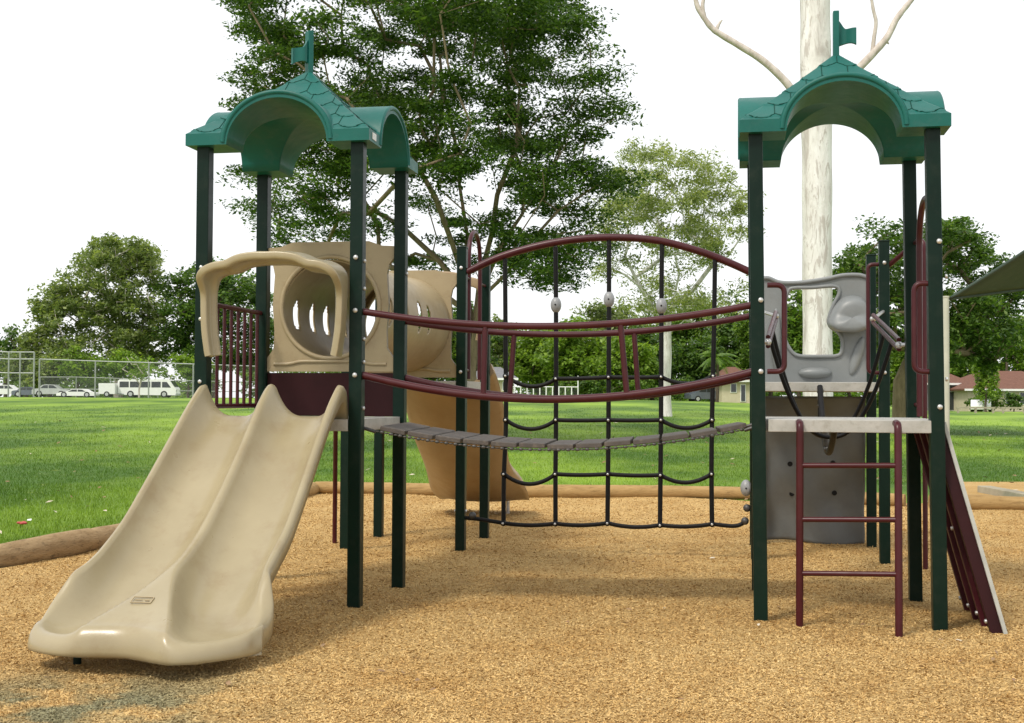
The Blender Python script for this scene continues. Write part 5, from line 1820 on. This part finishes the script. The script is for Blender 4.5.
# ------------------------------------------------------------------ houses
def house(label, x0, x1, y_eave, y_ridge, y_base, Y, depth, wall, roof_m, wins, group='houses beyond the lawn', hip=0.3, over=0.5):
    a = at(x0, y_base, Y); b = at(x1, y_base, Y); ze = at((x0 + x1) / 2, y_eave, Y).z; zr = at((x0 + x1) / 2, y_ridge, Y + depth / 2).z
    z0 = min(a.z, b.z)
    th = thing('house', label, 'house', V(((a.x + b.x) / 2, Y + depth / 2, z0)), group)
    m = MB().box(((a.x + b.x) / 2, Y + depth / 2, (z0 - 0.4 + ze) / 2), (b.x - a.x, depth, ze - z0 + 0.4))
    m.build('wall', wall, th)
    A, B, C_, D = V((a.x - over, Y - over, ze)), V((b.x + over, Y - over, ze)), V((b.x + over, Y + depth + over, ze)), V((a.x - over, Y + depth + over, ze))
    hx = (b.x - a.x) * hip
    r0, r1 = V((a.x + hx, Y + depth / 2, zr)), V((b.x - hx, Y + depth / 2, zr))
    m = MB()
    lo_ = [p - EZ * 0.16 for p in (A, B, C_, D)]
    m.add([A, B, C_, D, r0, r1] + lo_, [[0, 1, 5, 4], [1, 2, 5], [2, 3, 4, 5], [3, 0, 4], [6, 7, 1, 0], [7, 8, 2, 1], [8, 9, 3, 2], [9, 6, 0, 3], [9, 8, 7, 6]], 0, False)
    m.build('roof', roof_m, th)
    m = MB().box(((a.x + b.x) / 2, Y - over - 0.03, ze - 0.1), (b.x - a.x + 2 * over, 0.05, 0.2)); m.build('fascia', M['white'], th)
    for kind, wx0, wx1, wy0, wy1 in wins:
        p0 = at(wx0, wy1, Y); p1 = at(wx1, wy0, Y)
        cx, cz = (p0.x + p1.x) / 2, (p0.z + p1.z) / 2
        wv = MB().box((cx, Y - 0.02, cz), (p1.x - p0.x + 0.14, 0.08, p1.z - p0.z + 0.14)).build('window' if kind == 'w' else 'door', M['white'], th)
        MB().box((cx, Y - 0.075, cz), (p1.x - p0.x, 0.04, p1.z - p0.z)).build('pane', M['glass'], wv)
    return th


house('cream house with terracotta hip roof at the right edge of the lawn', 968, 1075, 389, 371, 412, 122, 10, M['cream'], M['terracotta'], [('d', 978, 983, 393, 411), ('w', 1006, 1012, 393, 404), ('w', 1020, 1030, 393, 404)])
hs = house('lower terracotta-roofed carport house left of the cream house', 925, 967, 383, 370, 411, 126, 8, M['greyroof'], M['terracotta'], [('d', 948, 963, 392, 410)])
house('cream house under orange tiles beyond the net, right of the blue car', 722, 752, 380, 367, 402, 122, 6, M['cream'], M['terracotta'], [('w', 731, 736, 384, 392), ('d', 741, 745, 385, 401)])
house('small cream house with grey roof beyond the left end of the net', 470, 513, 378, 367, 398, 122, 7, M['cream'], M['greyroof'], [('w', 489, 494, 382, 390), ('w', 503, 507, 382, 390)])

# low timber rails at the far edge on the right
for x0, x1, lab in ((958, 993, 'low timber barrier rail left of the other, before the houses'), (1003, 1045, 'low timber barrier rail cut by the right edge of the picture')):
    th = thing('barrier_rail', lab, 'barrier', tpos((x0 + x1) / 2, 104), 'low barriers at the far lawn edge')
    ps = [V(tpos(x, 104)) for x in (x0, (x0 + x1) / 2, x1)]
    MB().box((ps[0] + ps[2]) / 2 + EZ * 0.42, ((ps[2] - ps[0]).length + 0.3, 0.14, 0.14)).build('rail', M['sleeper'], th)
    for p in ps:
        MB().box(p + EZ * 0.12, (0.16, 0.12, 0.6)).build('barrier_post', M['sleeper'], th)

# ------------------------------------------------------------------ shade sail
YS = 16.0
c1s = at(949, 299, YS); c2s = at(1126, 176, 14.2); c3s = at(1290, 196, 19.5); c4s = at(1150, 279, 21.0)
sa = thing('shade_sail', 'dark green stretched shade sail at the right edge', 'shade sail', V((c1s.x, c1s.y, 0)))
P = []
for i in range(21):
    row = []
    for k in range(21):
        u, v = i / 20, k / 20
        # edges cut concave
        uu = u + 0.032 * math.sin(math.pi * v) * (1 - 2 * u); vv_ = v + 0.032 * math.sin(math.pi * u) * (1 - 2 * v)
        p = c1s * (1 - uu) * (1 - vv_) + c2s * uu * (1 - vv_) + c3s * uu * vv_ + c4s * (1 - uu) * vv_
        row.append(p)
    P.append(row)
m = MB(); m.grid(P, 0, True)
o = m.build('cloth', M['sail'], sa)
md = o.modifiers.new('thick', 'SOLIDIFY'); md.thickness = 0.012
per = [P[0][k] for k in range(21)] + [P[i][20] for i in range(1, 21)] + [P[20][k] for k in range(19, -1, -1)] + [P[i][0] for i in range(19, 0, -1)]
MB().tube(per, 0.022, 8, closed=True).build('hem', M['sail'], sa)
pt = at(946, 300, YS)
spx = thing('sail_pole', 'slim pale pole holding the corner of the shade sail', 'pole', V((pt.x, pt.y, 0)))
MB().tube([V((pt.x, pt.y, -0.1)), V((pt.x, pt.y, pt.z + 0.03))], 0.038, 14).build('pole', M['sail_pole'], spx)
MB().tube([V((pt.x, pt.y, pt.z + 0.03)), V((pt.x, pt.y, pt.z + 0.05))], 0.044, 14).build('cap', M['sail_pole'], spx)
m = MB().tube([pt + V((0.03, 0, -0.01)), c1s + (c3s - c1s).normalized() * 0.05], 0.012, 8); m.build('tensioner', M['steel'], spx)
